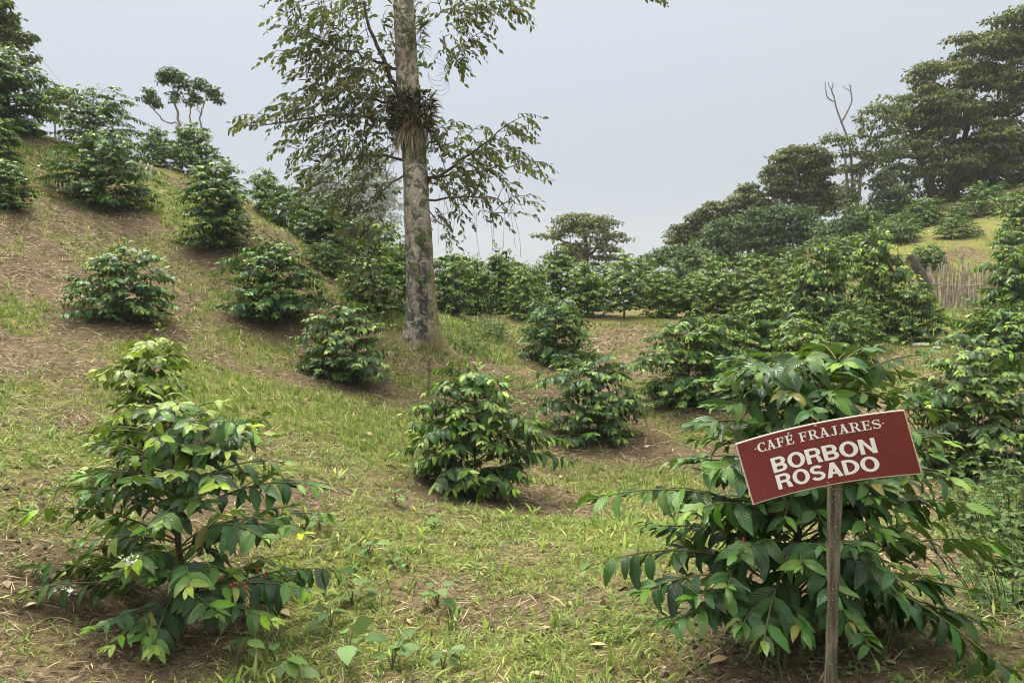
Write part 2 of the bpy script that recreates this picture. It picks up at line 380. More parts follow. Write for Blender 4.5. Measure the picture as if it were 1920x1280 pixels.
# ------------------------------------------------------------------ shrubs table (needed for bare soil round the feet)
SHRUBS = [
 # px, base py, distance, top py, half width px, seed, roundness, young, leaf objects, density, label
 ('B', 292, 835, 6.6, 618, 108, 2, .75, .8, 260, 1.7, 'small pale lime-green young coffee shrub directly behind the large front-left shrub'),
 ('C', 235, 600, 10.5, 452, 108, 3, .65, .55, 240, 2.1, 'cone-shaped coffee shrub standing alone on the left slope, above the pale young one'),
 ('D', 195, 390, 15.5, 243, 94, 4, 1, .55, 150, 2.1, 'dense round coffee shrub high on the left slope, lower of two that overlap'),
 ('E', 182, 292, 18.5, 160, 76, 5, 1, .65, 80, 2.0, 'round coffee shrub on the left crest, upper of two that overlap'),
 ('I', 415, 465, 14.5, 291, 80, 6, 1, .55, 150, 2.1, 'tall dense coffee shrub on the slope between the thin umbrella tree and big trunk'),
 ('L', 512, 600, 12.5, 436, 104, 7, .7, .5, 220, 2.0, 'spreading coffee shrub with a low skirt of branches, mid slope left of the trunk'),
 ('N', 650, 718, 10.8, 558, 106, 8, .7, .65, 260, 2.0, 'coffee shrub just in front of the big tree trunk, to its left'),
 ('O', 1042, 678, 15, 551, 88, 9, .9, .45, 160, 2.0, 'dark dense coffee shrub right of the big trunk at the clearing edge'),
 ('P', 890, 930, 7.2, 676, 152, 10, .85, .65, 300, 2.0, 'coffee shrub in the centre foreground with a long low branch reaching right'),
 ('Q', 1122, 825, 10, 650, 106, 11, .85, .6, 280, 2.1, 'coffee shrub with white blossom, right behind the centre foreground one'),
 ('R', 1290, 755, 11.4, 576, 104, 12, .9, .6, 260, 2.1, 'coffee shrub left of the tall leafy clump, behind the sign shrub'),
 ('S', 1432, 695, 13.9, 547, 76, 13, .9, .6, 180, 2.0, 'dense coffee shrub in the middle right, above the left corner of the sign'),
 ('U', 1830, 890, 8.3, 636, 155, 14, .9, .65, 300, 2.0, 'large coffee shrub right of the sign board, cut by the frame edge'),
 ('V', 1885, 700, 12, 560, 105, 15, .9, .6, 180, 2.0, 'coffee shrub at the right edge, below the stake fence'),
]
def shrub_place(px, py, Y, top, hw):
    b = on(px, py, Y); k = b[1] / F
    H = at(px, top, Y)[2] - b[2]
    return b, H, hw * k

# soil attribute: hoed, bare earth in a ring under each shrub
feet = [(on(330, 1195, 3.9), .5), (on(1490, 1190, 3.2), .55)] + [(shrub_place(*s[1:6])[0], shrub_place(*s[1:6])[2] * 1.05) for s in SHRUBS]
def soil_mask(x, y):
    s = np.clip((fbm(x * .75 + 7, y * .75, 55, 4) - .54) * 3.4, 0, .7)
    for p, r in feet:
        dist = np.hypot(x - p[0], y - p[1]) / r
        s = np.maximum(s, np.clip(1.35 - dist + (fbm(x * 3, y * 3, 77, 2) - .5) * .7, 0, 1))
    return s
SOIL = soil_mask(GX, GY); GR = np.clip(grass_mask(GX, GY) - SOIL * .55, 0, 1)
gme = mesh_np('ground', np.stack([GX, GY, GZ], -1).reshape(-1, 3), [GF], attrs={'grass': GR.ravel(), 'soil': SOIL.ravel()}, mat=M['ground'])
obj('ground', gme, kind='structure')

# ------------------------------------------------------------------ leaf templates and instancing
def leaf_template(cols, segs, width, curl, fold, wave, tip=1.0, seed=0):
    t = np.linspace(0, 1, segs + 1)
    if segs == 1:
        w_ = width * .5; return np.array([(-w_, 0, 0), (w_, 0, 0), (w_ * .25, 1, 0), (-w_ * .25, 1, 0)], float), np.array([[0, 1, 2, 3]]), np.array([(0, 0), (1, 0), (1, 1), (0, 1)], float)
    wd = width * .5 * np.sin(math.pi * t ** .82) ** .85
    wd = wd * np.where(t > .8, 1 - tip * .55 * (t - .8) / .2, 1) + .004
    wd[-1] = .003
    v = np.linspace(-1, 1, cols + 1)
    T, Vv = np.meshgrid(t, v, indexing='ij')
    X = wd[:, None] * Vv
    ang = curl * T
    Y = np.where(curl > 1e-4, np.sin(ang) / max(curl, 1e-4), T)
    Z = np.where(curl > 1e-4, -(1 - np.cos(ang)) / max(curl, 1e-4), 0)
    Z = Z + fold * np.abs(X) - fold * .6 * X ** 2 / (width * .5) + wave * np.abs(Vv) * np.sin(T * 17 + seed + (Vv > 0) * 1.3)
    P = np.stack([X, Y, Z], -1).reshape(-1, 3)
    uv = np.stack([(Vv + 1) / 2, T], -1).reshape(-1, 2)
    c1 = cols + 1
    i = (np.arange(segs)[:, None] * c1 + np.arange(cols)[None]).ravel()
    return P, np.stack([i, i + 1, i + c1 + 1, i + c1], -1), uv
HI = [leaf_template(4, 6, .335, c, f, wv, 1, s) for s, (c, f, wv) in enumerate([(.45, .35, .026), (.85, .5, .034), (1.3, .6, .028), (.65, .2, .042)])]
MID = [leaf_template(2, 5, .355, c, f, wv, 1, s) for s, (c, f, wv) in enumerate([(.45, .35, .024), (.85, .5, .03), (1.3, .55, .024), (.65, .2, .038)])]
LOW = [leaf_template(2, 3, .40, c, f, 0, 1, s) for s, (c, f) in enumerate([(.35, .3), (.8, .5), (1.2, .4)])]
LOWEST = [leaf_template(2, 2, .42, c, f, 0, .6, s) for s, (c, f) in enumerate([(.4, .3), (.8, .45), (1.2, .4)])]
TREELEAF = [leaf_template(2, 3, .46, c, f, 0, 1, s) for s, (c, f) in enumerate([(.25, .35), (.6, .5), (.9, .3)])]
TINY = [leaf_template(1, 2, .5, c, f, 0, .3, s) for s, (c, f) in enumerate([(.4, 0), (1.0, 0), (1.5, 0)])]
BLADE1 = [leaf_template(1, 1, .10, .001, 0, 0, 0, 0)]
STRAW1 = [leaf_template(1, 1, .042, .001, 0, 0, 0, 0)]
BLADE = [leaf_template(1, 2, .10, c, 0, 0, 1, s) for s, c in enumerate([.2, .7, 1.3, 1.9])]
STRAW = [leaf_template(1, 2, .042, c, 0, 0, 0, s) for s, c in enumerate([.15, .7, 1.2])]
BROAD = [leaf_template(4, 5, .62, c, f, wv, .5, s) for s, (c, f, wv) in enumerate([(.5, .2, .02), (.9, .3, .03)])]

class Leaves:
    """positions, tip directions, normals, lengths of many leaves"""
    def __init__(s): s.p = []; s.d = []; s.n = []; s.L = []; s.a = []; s.w = []
    def add(s, p, d, n, L, age, w=1.0):
        s.p.append(p); s.d.append(d); s.n.append(n); s.L.append(L); s.a.append(age); s.w.append(w)
    def extend(s, P, D, N, L, A, W=None):
        s.p.extend(P); s.d.extend(D); s.n.extend(N); s.L.extend(L); s.a.extend(A); s.w.extend(np.ones(len(P)) if W is None else W)
    def arrays(s):
        P = np.array(s.p, float); D = norm(np.array(s.d, float)); N = np.array(s.n, float)
        N = norm(N - (N * D).sum(1, keepdims=True) * D); X = np.cross(D, N)
        L = np.array(s.L, float); W = np.array(s.w, float)
        return P, np.stack([X * (L * W)[:, None], D * L[:, None], N * L[:, None]], -1), np.clip(np.array(s.a, float), 0, 1)

def leaf_mesh(name, arr, templates, mat, rng):
    P, Mx, A = arr
    k = rng.integers(0, len(templates), len(P)); rn = rng.random(len(P))
    Vs, Fs, Us, As, Rs, off = [], [], [], [], [], 0
    for i, (tv, tf, tu) in enumerate(templates):
        s = np.where(k == i)[0]
        if not len(s): continue
        V = np.einsum('nij,vj->nvi', Mx[s], tv) + P[s][:, None]
        n = len(tv)
        Vs.append(V.reshape(-1, 3)); Fs.append((tf[None] + (np.arange(len(s)) * n)[:, None, None] + off).reshape(-1, 4))
        Us.append(np.tile(tu, (len(s), 1))); As.append(np.repeat(A[s], n)); Rs.append(np.repeat(rn[s], n)); off += len(s) * n
    return mesh_np(name, np.concatenate(Vs), [np.concatenate(Fs)], uv=np.concatenate(Us), attrs={'age': np.concatenate(As), 'rnd': np.concatenate(Rs)}, mat=mat)

_lm = {}
def single_leaf(tset, key, variant, age, mat):
    q = round(min(max(age, 0), 1) * 7) / 7
    kk = (key, variant, q, mat.name)
    if kk not in _lm:
        tv, tf, tu = tset[variant]
        _lm[kk] = mesh_np('leaf', tv, [tf], uv=tu, attrs={'age': np.full(len(tv), q), 'rnd': np.zeros(len(tv))}, mat=mat)
    return _lm[kk]

def place_leaves(root, arr, templates, key, mat, rng, n_obj, base):
    """the leaves nearest the camera become parts of their own, the rest one part"""
    P, Mx, A = arr
    dist = np.linalg.norm(P + base - CAM, axis=1) - .25 * np.linalg.norm(P[:, :2] - P[:, :2].mean(0), axis=1)
    order = np.argsort(dist)
    near, rest = order[:n_obj], order[n_obj:]
    for i in near:
        v = int(rng.integers(0, len(templates)))
        o = obj('leaf', single_leaf(templates, key, v, A[i], mat), root)
        m4 = Matrix([[*Mx[i][r], P[i][r]] for r in range(3)] + [[0, 0, 0, 1]])
        o.matrix_basis = m4
    if len(rest):
        f = obj('foliage', leaf_mesh('foliage', (P[rest], Mx[rest], A[rest]), {'hi': MID, 'mid': LOW, 'low': LOWEST}.get(key, templates), mat, rng), root)
        f['kind'] = 'stuff'

# ------------------------------------------------------------------ coffee shrubs
def leafy_branch(lv, tb, pts, rng, L0, young, r0=.006, start=.25, sp=.052, droop=.6, top=0.0):
    """opposite pairs of hanging leaves along a branch"""
    pts = np.asarray(pts); seg = np.linalg.norm(np.diff(pts, axis=0), axis=1); cum = np.concatenate([[0], np.cumsum(seg)]); tot = cum[-1]
    if tb is not None: tb.add(pts, np.linspace(r0, .0022, len(pts)), 4)
    s = tot * start + rng.random() * sp
    while s < tot:
        i = min(np.searchsorted(cum, s) - 1, len(seg) - 1); i = max(i, 0); f = (s - cum[i]) / (seg[i] + 1e-9)
        p = pts[i] + f * (pts[i + 1] - pts[i]); t = norm(pts[i + 1] - pts[i]); q = s / tot
        side = norm(np.cross(t, np.array([0, 0, 1.0])) + 1e-4)
        endness = np.clip((s - (tot - 3.8 * sp)) / (3.8 * sp), 0, 1)
        for sg in (-1, 1):
            if rng.random() < .10: continue
            spread = rng.uniform(.55, 1.05) * (1 - .35 * endness)
            d = t * rng.uniform(.35, 1.0) + sg * side * spread
            d = d + np.array([0, 0, -droop * rng.uniform(.3, 1.5) * (1 - .75 * endness) + .35 * endness])
            L = L0 * rng.uniform(.72, 1.15) * (1 - .42 * endness) * (.85 if q < .4 else 1)
            n = np.array([t[0] * .75, t[1] * .75, .8]) + sg * side * rng.uniform(-.1, .6) + rng.normal(0, .3, 3)
            age = .38 * rng.random() ** 1.7 + young * endness * rng.uniform(.5, 1.25) + top * .45 * rng.random()
            if rng.random() < .05: age += .3
            lv.add(p + rng.normal(0, .004, 3), d, n, L, age)
        s += sp * rng.uniform(.8, 1.25)
    t = norm(pts[-1] - pts[-2])
    for k in range(2):
        lv.add(pts[-1], t + rng.normal(0, .25, 3) + np.array([0, 0, .3]), np.array([0, 0, 1.0]) + rng.normal(0, .3, 3), L0 * rng.uniform(.35, .6), min(1, young * rng.uniform(.8, 1.4) + .15))

def coffee_growth(rng, H, R, round_, young, dens, L0=.152, base_age=0.0):
    lv = Leaves(); tb = Tubes(); st = Tubes()
    lean = rng.normal(0, .03, 2) * H
    zz = np.linspace(-.05, H * .93, 9)
    stem = np.stack([lean[0] * (zz / H) ** 2 + rng.normal(0, .006, 9), lean[1] * (zz / H) ** 2 + rng.normal(0, .006, 9), zz], -1)
    st.add(stem, np.linspace(.015, .004, 9) * (H / 1.3), 7)
    am = rng.uniform(0, 6.28, 3); amp = rng.uniform(.08, .2, 3)
    tiers = int(H / .082 * (.75 + .25 * dens)); az = rng.random() * 6.28
    for i in range(tiers):
        h0 = (i + .6) / tiers; h = h0
        cone = (1 - h) ** .8 * min(1, .62 + h * 2.0)
        rnd = math.sqrt(max(0, 1 - (max(0, h - .28) / .74) ** 2.2)) * min(1, .72 + h * 1.2)
        r = R * ((1 - round_) * cone + round_ * rnd) + .06
        nb = 2 if h > .85 else int(round(2 + 1.3 * dens + rng.random() - .3))
        az += 1.15 + rng.normal(0, .4)
        for b in range(nb):
            a = az + b * 2 * math.pi / nb + rng.normal(0, .3)
            h = min(.98, max(.03, h0 + rng.normal(0, .06)))
            cone = (1 - h) ** .8 * min(1, .62 + h * 2.0); rnd = math.sqrt(max(0, 1 - (max(0, h - .30) / .74) ** 2.4)) * min(1, .74 + h * 1.1)
            r = R * ((1 - round_) * cone + round_ * rnd) + .06
            Lb = r * rng.uniform(.62, 1.2) * (1 + amp[0] * math.cos(a - am[0]) + amp[1] * math.cos(2 * a - am[1] + 3 * h) + .8 * amp[2] * math.cos(3 * a - am[2] + 9 * h)) * (1.22 if rng.random() < .1 else 1)
            up = .25 + .75 * h + rng.normal(0, .14)
            z0 = H * (h * .84 + .06) - .24 * Lb
            c = np.array([np.interp(z0, stem[:, 2], stem[:, 0]), np.interp(z0, stem[:, 2], stem[:, 1]), z0])
            dr = np.array([math.cos(a), math.sin(a), 0])
            mid = c + dr * Lb * .55 + np.array([0, 0, (up * .62 + .06) * Lb])
            end = c + dr * Lb + np.array([0, 0, (up * .55 - .20) * Lb])
            end[2] = max(end[2], .07); mid[2] = max(mid[2], .10)
            n0 = len(lv.a); P_ = bez(c, mid, end, 7)
            leafy_branch(lv, tb, P_, rng, L0, young, .0055, .18 if Lb > .25 else .1, .047, .55, top=h * young)
            if Lb > .28 and rng.random() < .55 * dens:
                sd_ = np.array([-dr[1], dr[0], 0]) * rng.choice([-1, 1]); q0 = P_[3]; q2 = q0 + dr * Lb * .3 + sd_ * Lb * .38 + [0, 0, rng.uniform(-.02, .12) * Lb]; q2[2] = max(q2[2], .06)
                leafy_branch(lv, tb, bez(q0, (q0 + q2) / 2 + [0, 0, .06 * Lb], q2, 5), rng, L0 * .95, young, .004, .15, .050, .55, top=h * young)
            if base_age:
                for k_ in range(n0, len(lv.a)): lv.a[k_] += base_age
    for k in range(int(rng.integers(1, 4))):   # upright shoots breaking the outline
        a = rng.random() * 6.28; z0 = H * rng.uniform(.62, .8); rr_ = R * rng.uniform(.1, .45)
        c = np.array([math.cos(a) * rr_ * .4, math.sin(a) * rr_ * .4, z0]); e_ = np.array([math.cos(a) * rr_, math.sin(a) * rr_, H * rng.uniform(.93, 1.05)])
        leafy_branch(lv, tb, bez(c, (c + e_) / 2 + [0, 0, .05], e_, 5), rng, L0 * .85, min(1, young + .25), .004, .15, .045, .3, top=young)
    for k in range(6):   # leading shoot
        a = rng.random() * 6.28
        lv.add(stem[-1] + np.array([0, 0, -.02 * k]), np.array([math.cos(a) * .6, math.sin(a) * .6, .8]), np.array([-math.cos(a) * .8, -math.sin(a) * .8, .6]), L0 * rng.uniform(.4, .75), min(1, .45 + young * rng.random()))
    return lv, tb, st

for key, px, py, Y, top, hw, seed, rd, yg, nob, dens, label in SHRUBS:
    rng = np.random.default_rng(seed * 7 + 1)
    b, H, R = shrub_place(px, py, Y, top, hw)
    root = thing('coffee_shrub', label, 'coffee shrub', b, 'coffee shrubs planted on the slope')
    lv, tb, st = coffee_growth(rng, H, R * .86 - .03, rd, yg, dens, base_age=.5 if key == 'B' else 0.0)
    if key == 'P':
        for (dx, z0, dz, dy) in ((1.0, .35, .05, -.2), (.8, .5, .1, -.1)):
            p0 = np.array([0, 0, z0]); leafy_branch(lv, tb, bez(p0, p0 + [dx * .6, dy * .5, .22], p0 + [dx, dy, dz], 8), rng, .17, .5, start=.2)
    if key == 'L':
        for a in np.linspace(0, 6.28, 14)[:-1]:
            p0 = np.array([0, 0, .18]); dr = np.array([math.cos(a), math.sin(a), 0])
            leafy_branch(lv, tb, bez(p0, p0 + dr * R * .6 + [0, 0, .2], p0 + dr * R * rng.uniform(.9, 1.05) + [0, 0, .02], 8), rng, .17, .35, start=.4)
    obj('stem', st.mesh('stem', M['stem']), root); obj('branches', tb.mesh('branches', M['twig']), root)
    place_leaves(root, lv.arrays(), MID if Y < 9 else LOW, 'mid' if Y < 9 else 'low', M['coffee'] if Y < 11 else M['coffee_mid'], rng, nob, b)
    if key == 'Q':
        lb = Leaves()
        for k in range(60):
            c = np.array([.08, -.42, .55]) if k < 40 else np.array([-.32, -.36, .32])
            lb.add(c + rng.normal(0, .035, 3) * [1, 1, 1.6], rng.normal(0, 1, 3), rng.normal(0, 1, 3), .025, .9)
        obj('blossom', leaf_mesh('blossom', lb.arrays(), TINY, M['blossom'], rng), root)

# the two large front shrubs, branch by branch
def front_shrub(name, label, base_px, base_py, Y, stem_px, tips, L0, seed, young, young_tips=(), filler=30, cherries=(), blossoms=()):
    rng = np.random.default_rng(seed); b = on(base_px, base_py, Y)
    root = thing('coffee_shrub', label, 'coffee shrub', b, 'coffee shrubs planted on the slope')
    lv = Leaves(); tb = Tubes(); st = Tubes()
    sp = np.array([at(x, y, Y + dy) - b for x, y, dy in stem_px]); sp[0] = [0, 0, -.06]
    tt = np.linspace(0, 1, 16); ss = np.stack([np.interp(tt, np.linspace(0, 1, len(sp)), sp[:, k]) for k in range(3)], -1)
    ss[:, :2] += rng.normal(0, .005, (16, 2)); ss = ss[np.argsort(ss[:, 2])]
    st.add(ss, np.linspace(.023, .006, 16), 8)
    for tp in tips:
        x, y, dy = tp[:3]
        e_ = at(x, y, Y + dy) - b; e_[2] = max(e_[2], .05)
        hor = math.hypot(e_[0], e_[1]); z0 = np.clip(e_[2] - .10 * hor - .12, .10, ss[-1][2] - .06)
        if len(tp) > 3: z0 = max(.1, e_[2] + tp[3])
        c = np.array([np.interp(z0, ss[:, 2], ss[:, k]) for k in range(3)])
        mid = (c + e_) / 2; mid[2] = max(c[2], e_[2]) + .12 * hor; mid[:2] += rng.normal(0, .03, 2)
        yg = young * rng.uniform(.6, 1.3)
        pts = bez(c, mid, e_, 10)
        leafy_branch(lv, tb, pts, rng, L0 * rng.uniform(.9, 1.1), yg, .007, .28, .048, .5, top=e_[2] / ss[-1][2] * young)
        if rng.random() < .7 and hor > .35:   # a side shoot
            p0 = pts[4]; sd = norm(np.cross(e_ - c, [0, 0, 1.0])) * rng.choice([-1, 1])
            p2 = p0 + norm(e_ - c) * .22 + sd * .2 + np.array([0, 0, rng.uniform(-.08, .06)]); p2[2] = max(p2[2], .05)
            leafy_branch(lv, tb, bez(p0, (p0 + p2) / 2 + [0, 0, .05], p2, 6), rng, L0 * .9, yg, .004, .2, .05, .5)
    top = ss[-1]
    for k in range(filler):
        h = rng.uniform(.12, .9); z0 = h * top[2]; a = rng.random() * 6.28
        r = (.50 * (1 - h) + .16) * rng.uniform(.7, 1.1)
        c = np.array([np.interp(z0, ss[:, 2], ss[:, k2]) for k2 in range(3)])
        dr = np.array([math.cos(a), math.sin(a), 0]); e_ = c + dr * r + [0, 0, r * rng.uniform(-.1, .35)]
        leafy_branch(lv, tb, bez(c, c + dr * r * .55 + [0, 0, .18 * r + .05], e_, 7), rng, L0 * .95, young * .5, .005, .3, .055, .55)
    for k in range(8):
        a = rng.random() * 6.28
        lv.add(top + np.array([0, 0, -.02 * k]), np.array([math.cos(a) * .7, math.sin(a) * .7, .6]), np.array([-math.cos(a) * .7, -math.sin(a) * .7, .7]), L0 * rng.uniform(.5, .8), .5 + young * rng.random() * .5)
    obj('stem', st.mesh('stem', M['stem']), root); obj('branches', tb.mesh('branches', M['twig']), root)
    place_leaves(root, lv.arrays(), HI, 'hi', M['coffee'], rng, 300, b)
    for (x, y, dy, n) in cherries:
        c = at(x, y, Y + dy) - b
        for k in range(n):
            o = obj('cherry', cherry_mesh, root, c + rng.normal(0, 1, 3) * [.026, .012, .010]); o.scale = (rng.uniform(.85, 1.15),) * 3
    for (x, y, dy) in blossoms:
        c = at(x, y, Y + dy) - b; lb = Leaves()
        for k in range(26): lb.add(c + rng.normal(0, .012, 3) * [1.8, 1, .8], rng.normal(0, 1, 3), rng.normal(0, 1, 3), .02, .9)
        obj('blossom', leaf_mesh('blossom', lb.arrays(), TINY, M['blossom'], rng), root)

def uv_ball(r, n=8, m=6, sz=1.0):
    V = []; Fq = []
    for i in range(m + 1):
        a = math.pi * i / m
        for j in range(n): V.append((r * math.sin(a) * math.cos(2 * math.pi * j / n), r * math.sin(a) * math.sin(2 * math.pi * j / n), r * sz * math.cos(a)))
    for i in range(m):
        for j in range(n): Fq.append((i * n + j, (i + 1) * n + j, (i + 1) * n + (j + 1) % n, i * n + (j + 1) % n))
    return V, Fq
_v, _f = uv_ball(.0068, 8, 6, 1.15)
cherry_mesh = mesh_np('cherry', _v, [_f], mat=M['cherry'])

front_shrub('A', 'large open-branched coffee shrub in the left foreground with a few red cherries', 330, 1195, 3.9,
 [(330,1195,0),(338,1080,0),(335,950,0),(322,850,0),(312,745,0)],
 [(97,915,0.1),(59,960,-0.1),(35,1060,0.05),(24,1115,-0.25),(182,1178,-0.45),(288,1215,-0.5,0.1),(407,1150,-0.55),(512,1165,-0.4),(658,1075,0.1),(583,1110,-0.2),(614,965,0.2),(600,912,0),(534,866,0.1),(509,818,-0.1),(467,790,0.2),(175,835,-0.05),(209,802,0.15),(304,985,-0.55),(354,1100,-0.6),(244,1060,-0.5),(495,1010,-0.45),(412,910,-0.45),(242,905,-0.4),(341,840,-0.35),(296,790,-0.2),(386,775,-0.15),(263,770,0.1),(440,960,0.5),(187,980,0.5),(330,900,0.55),(539,1040,0.55),(121,1040,0.5),(397,840,0.35),(240,840,0.3),(143,930,-0.35),(566,1000,-0.3),(235,762,-0.1),(414,756,0.05),(470,800,-0.3),(198,865,-0.3),(285,830,-0.45),(431,850,-0.3),(364,800,-0.35),(330,760,-0.25),(478,880,0.3),(165,880,0.35)],
 .158, 101, .72, filler=26, cherries=[(452,1097,-.45,5),(488,1073,-.2,4),(410,1090,-.4,2)], blossoms=[(238,1050,-.55),(128,1105,-.3)])
front_shrub('T', 'large sprawling coffee shrub behind the red sign board', 1490, 1190, 3.2,
 [(1490,1190,0),(1485,1080,0),(1500,950,.02),(1525,820,.03),(1545,690,0)],
 [(1113,935,-.2),(1115,1058,-.25),(1205,1108,-.35),(1262,1165,-.4),(1392,1170,-.45),(1432,1200,-.5,.12),(1272,865,.0),(1303,795,-.1),(1330,716,.1),(1385,700,-.2),(1441,668,.1),
  (1508,668,-.15),(1634,655,.1),(1690,700,.0),(1766,772,.1),(1778,828,-.1),(1842,950,.0),(1872,1020,.1),(1815,1105,-.2),(1842,1165,-.25),(1892,1265,-.45,.25),(1640,1235,-.4,.2),(1590,1165,-.45,.15),
  (1690,960,-.25),(1680,1060,-.35),(1640,850,-.2),(1560,740,-.3),(1480,740,-.3),(1420,800,-.25),(1350,880,-.3),(1300,960,-.3),(1380,1040,-.4),(1500,1060,-.45),(1740,900,.3),(1350,980,.4),
  (1450,880,.5),(1600,800,.5),(1680,800,.45),(1760,980,.4),(1620,720,.3),(1420,720,.35),(1700,1150,.1),(1760,1080,.3),(1290,1030,.2),(1230,990,.0),(1350,762,-.15),(1402,692,-.3),(1472,690,.2),(1580,682,-.2),(1662,742,-.2),(1722,742,.1),(1305,825,.2),(1748,852,-.15),(1600,662,.2),(1370,730,.25),(1450,760,.35),(1700,820,.2),(1540,700,.3),(1800,900,-.2)],
 .168, 207, .38, filler=56, cherries=[(1452,962,-.15,3),(1475,975,-.1,2),(1395,1014,-.3,2),(1545,1018,-.2,2),(1536,1088,-.2,2)])

# ------------------------------------------------------------------ smaller and farther shrubs: eight forms, copied
FORMS = []
ASPECT = [.32, .32, .46, .46, .46, .64, .64, .85]
for k, asp in enumerate(ASPECT):
    rng = np.random.default_rng(500 + k)
    lv, tb, st = coffee_growth(rng, 1.6, 1.6 * asp, [.9, .95, .9, 1.0, .9, .95, 1, 1][k], [.75, .55, .6, .8, .7, .65, .8, .7][k], 2.2 - .7 * asp, .17, base_age=[.1, 0, 0, .08, .04, 0, .08, .05][k])
    FORMS.append((st.mesh('stem', M['stem']), leaf_mesh('foliage', lv.arrays(), LOWEST, M['coffee_far'], rng), tb.mesh('branches', M['twig'])))
FAR = [  # px, base py, distance, top py, half width px, form, label
 (14,238,17.2,82,84,0,'tall dark coffee shrub on the left edge of the crest'),
 (2,292,15,216,40,1,'small coffee shrub cut by the left frame edge, upper of two'),
 (12,378,13.3,296,48,2,'small coffee shrub cut by the left frame edge, lower of two'),
 (296,322,20.4,240,44,3,'coffee shrub on the crest, left of the pair below the thin umbrella tree'),
 (366,326,20.2,230,54,4,'coffee shrub on the crest, right of the pair below the thin umbrella tree'),
 (500,405,19,313,36,5,'coffee shrub peeping over the slope behind the tall dense one'),
 (545,440,18,345,52,6,'light-topped coffee shrub on the ridge line halfway to the big trunk'),
 (594,480,17.2,366,64,1,'coffee shrub on the ridge line beneath the hanging left branches'),
 (668,510,18.5,398,68,0,'coffee shrub behind the hanging leaves left of the trunk'),
 (715,545,17,410,62,3,'coffee shrub touching the left side of the big trunk from behind'),
 (690,600,14.6,475,72,2,'lower coffee shrub in the shade left of the trunk'),
 (632,478,17.8,378,58,2,'coffee shrub on the ridge line under the lowest left branches'),
 (742,592,15.6,452,50,4,'coffee shrub half hidden by the left edge of the big trunk'),
 (610,545,15.4,452,46,1,'small coffee shrub low on the slope between the skirted shrub and trunk'),
 (845,592,19,468,58,0,'coffee shrub just right of the big trunk in the far row'),
 (890,594,20.5,480,44,3,'second coffee shrub from the trunk in the far row'),
 (935,592,21.5,458,38,4,'bright upright coffee shrub poking above the far row'),
 (985,594,20,500,52,1,'broad coffee shrub in the far row behind the clearing'),
 (1045,590,22,453,46,5,'tall pale coffee shrub below the left of the lone round tree'),
 (1095,594,20.5,487,48,2,'dark coffee shrub in the far row below the lone round tree'),
 (1240,594,20.4,500,44,0,'coffee shrub in the far row right of the clear-stemmed one'),
 (1300,594,20,508,40,6,'coffee shrub at the right end of the clearing'),
 (1355,592,20,506,46,3,'coffee shrub in the far row below the wooded hill'),
 (1418,596,19.5,508,48,2,'coffee shrub in the far row above the dense middle shrub'),
 (1480,620,18.5,495,50,1,'coffee shrub left of the tall leafy clump'),
 (1542,648,17,450,72,5,'tall loose coffee tree in the leafy clump right of centre, left one'),
 (1640,645,18,415,62,4,'tallest coffee tree in the leafy clump, left of the stake fence'),
 (1600,660,16,560,62,0,'low coffee shrub at the foot of the tall leafy clump'),
 (1712,645,17.2,525,66,3,'dark low coffee shrub left of the fence foot'),
 (1362,705,12.9,580,66,1,'coffee shrub wedged between the two dense shrubs left of the sign'),
 (1505,700,12.6,592,70,3,'coffee shrub at the foot of the leafy clump, just above the sign shrub'),
 (1585,700,13.4,588,66,0,'coffee shrub right of the one at the foot of the leafy clump, above the sign'),
 (1275,560,26,480,50,2,'coffee shrub in the second far row under the trailing tree'),
 (1340,560,26,475,50,0,'coffee shrub in the second far row under the dark green tree'),
 (1410,555,26,470,52,4,'coffee shrub in the second far row under the round olive tree'),
 (1475,550,26,462,52,6,'coffee shrub in the second far row behind the leafy clump'),
 (1590,520,27,440,50,1,'coffee shrub between the leafy clump and the vine tree'),
 (868,578,23,474,58,1,'coffee shrub filling the gap behind the first far-row shrub right of the trunk'),
 (962,578,23,484,58,2,'coffee shrub filling the gap behind the broad far-row shrub'),
 (1010,560,26,492,52,6,'coffee shrub in the second far row left of the round tree'),
 (1130,560,27,492,44,3,'coffee shrub in the second far row right of the round tree'),
 (1205,556,27,478,44,5,'coffee shrub in the second far row beside the clear-stemmed one'),
 (1688,462,31,398,42,4,'coffee shrub at the left foot of the grassy hill'),
 (1786,472,29,404,42,2,'round coffee shrub alone in the middle of the grassy hill'),
 (1744,512,26,456,42,6,'coffee shrub standing right behind the stake fence'),
 (1740,420,35,368,46,1,'coffee shrub on the upper left shoulder of the grassy hill'),
 (1838,398,34,340,50,5,'coffee shrub on top of the grassy hill under the big tree'),
 (1800,430,33.5,378,30,0,'small coffee shrub between two others high on the grassy hill'),
 (1890,490,24,424,46,3,'coffee shrub at the right foot of the grassy hill'),
 (1912,440,27,350,46,0,'coffee shrub on the hill at the right frame edge'),
 (1905,600,14.5,462,78,2,'leafy coffee shrub at the right edge hiding the fence end'),
]
for i, (px, py, Y, top, hw, k, label) in enumerate(FAR):
    b, H, R = shrub_place(px, py, Y, top, hw)
    r = random.Random(i)
    root = thing('coffee_shrub', label, 'coffee shrub', b, 'coffee shrubs planted on the slope', rz=r.random() * 6.28)
    asp = R / H; near = sorted(range(len(ASPECT)), key=lambda q: abs(math.log(ASPECT[q] / asp)) + .12 * r.random())
    k = near[0]; sx = .84 * R / (1.6 * ASPECT[k]); root.scale = (sx, sx, H / 1.6)
    for nm, me in zip(('stem', 'foliage', 'branches'), FORMS[k]):
        if nm == 'branches' and Y > 20: continue
        o = obj(nm, me, root)
        if nm == 'foliage': o['kind'] = 'stuff'

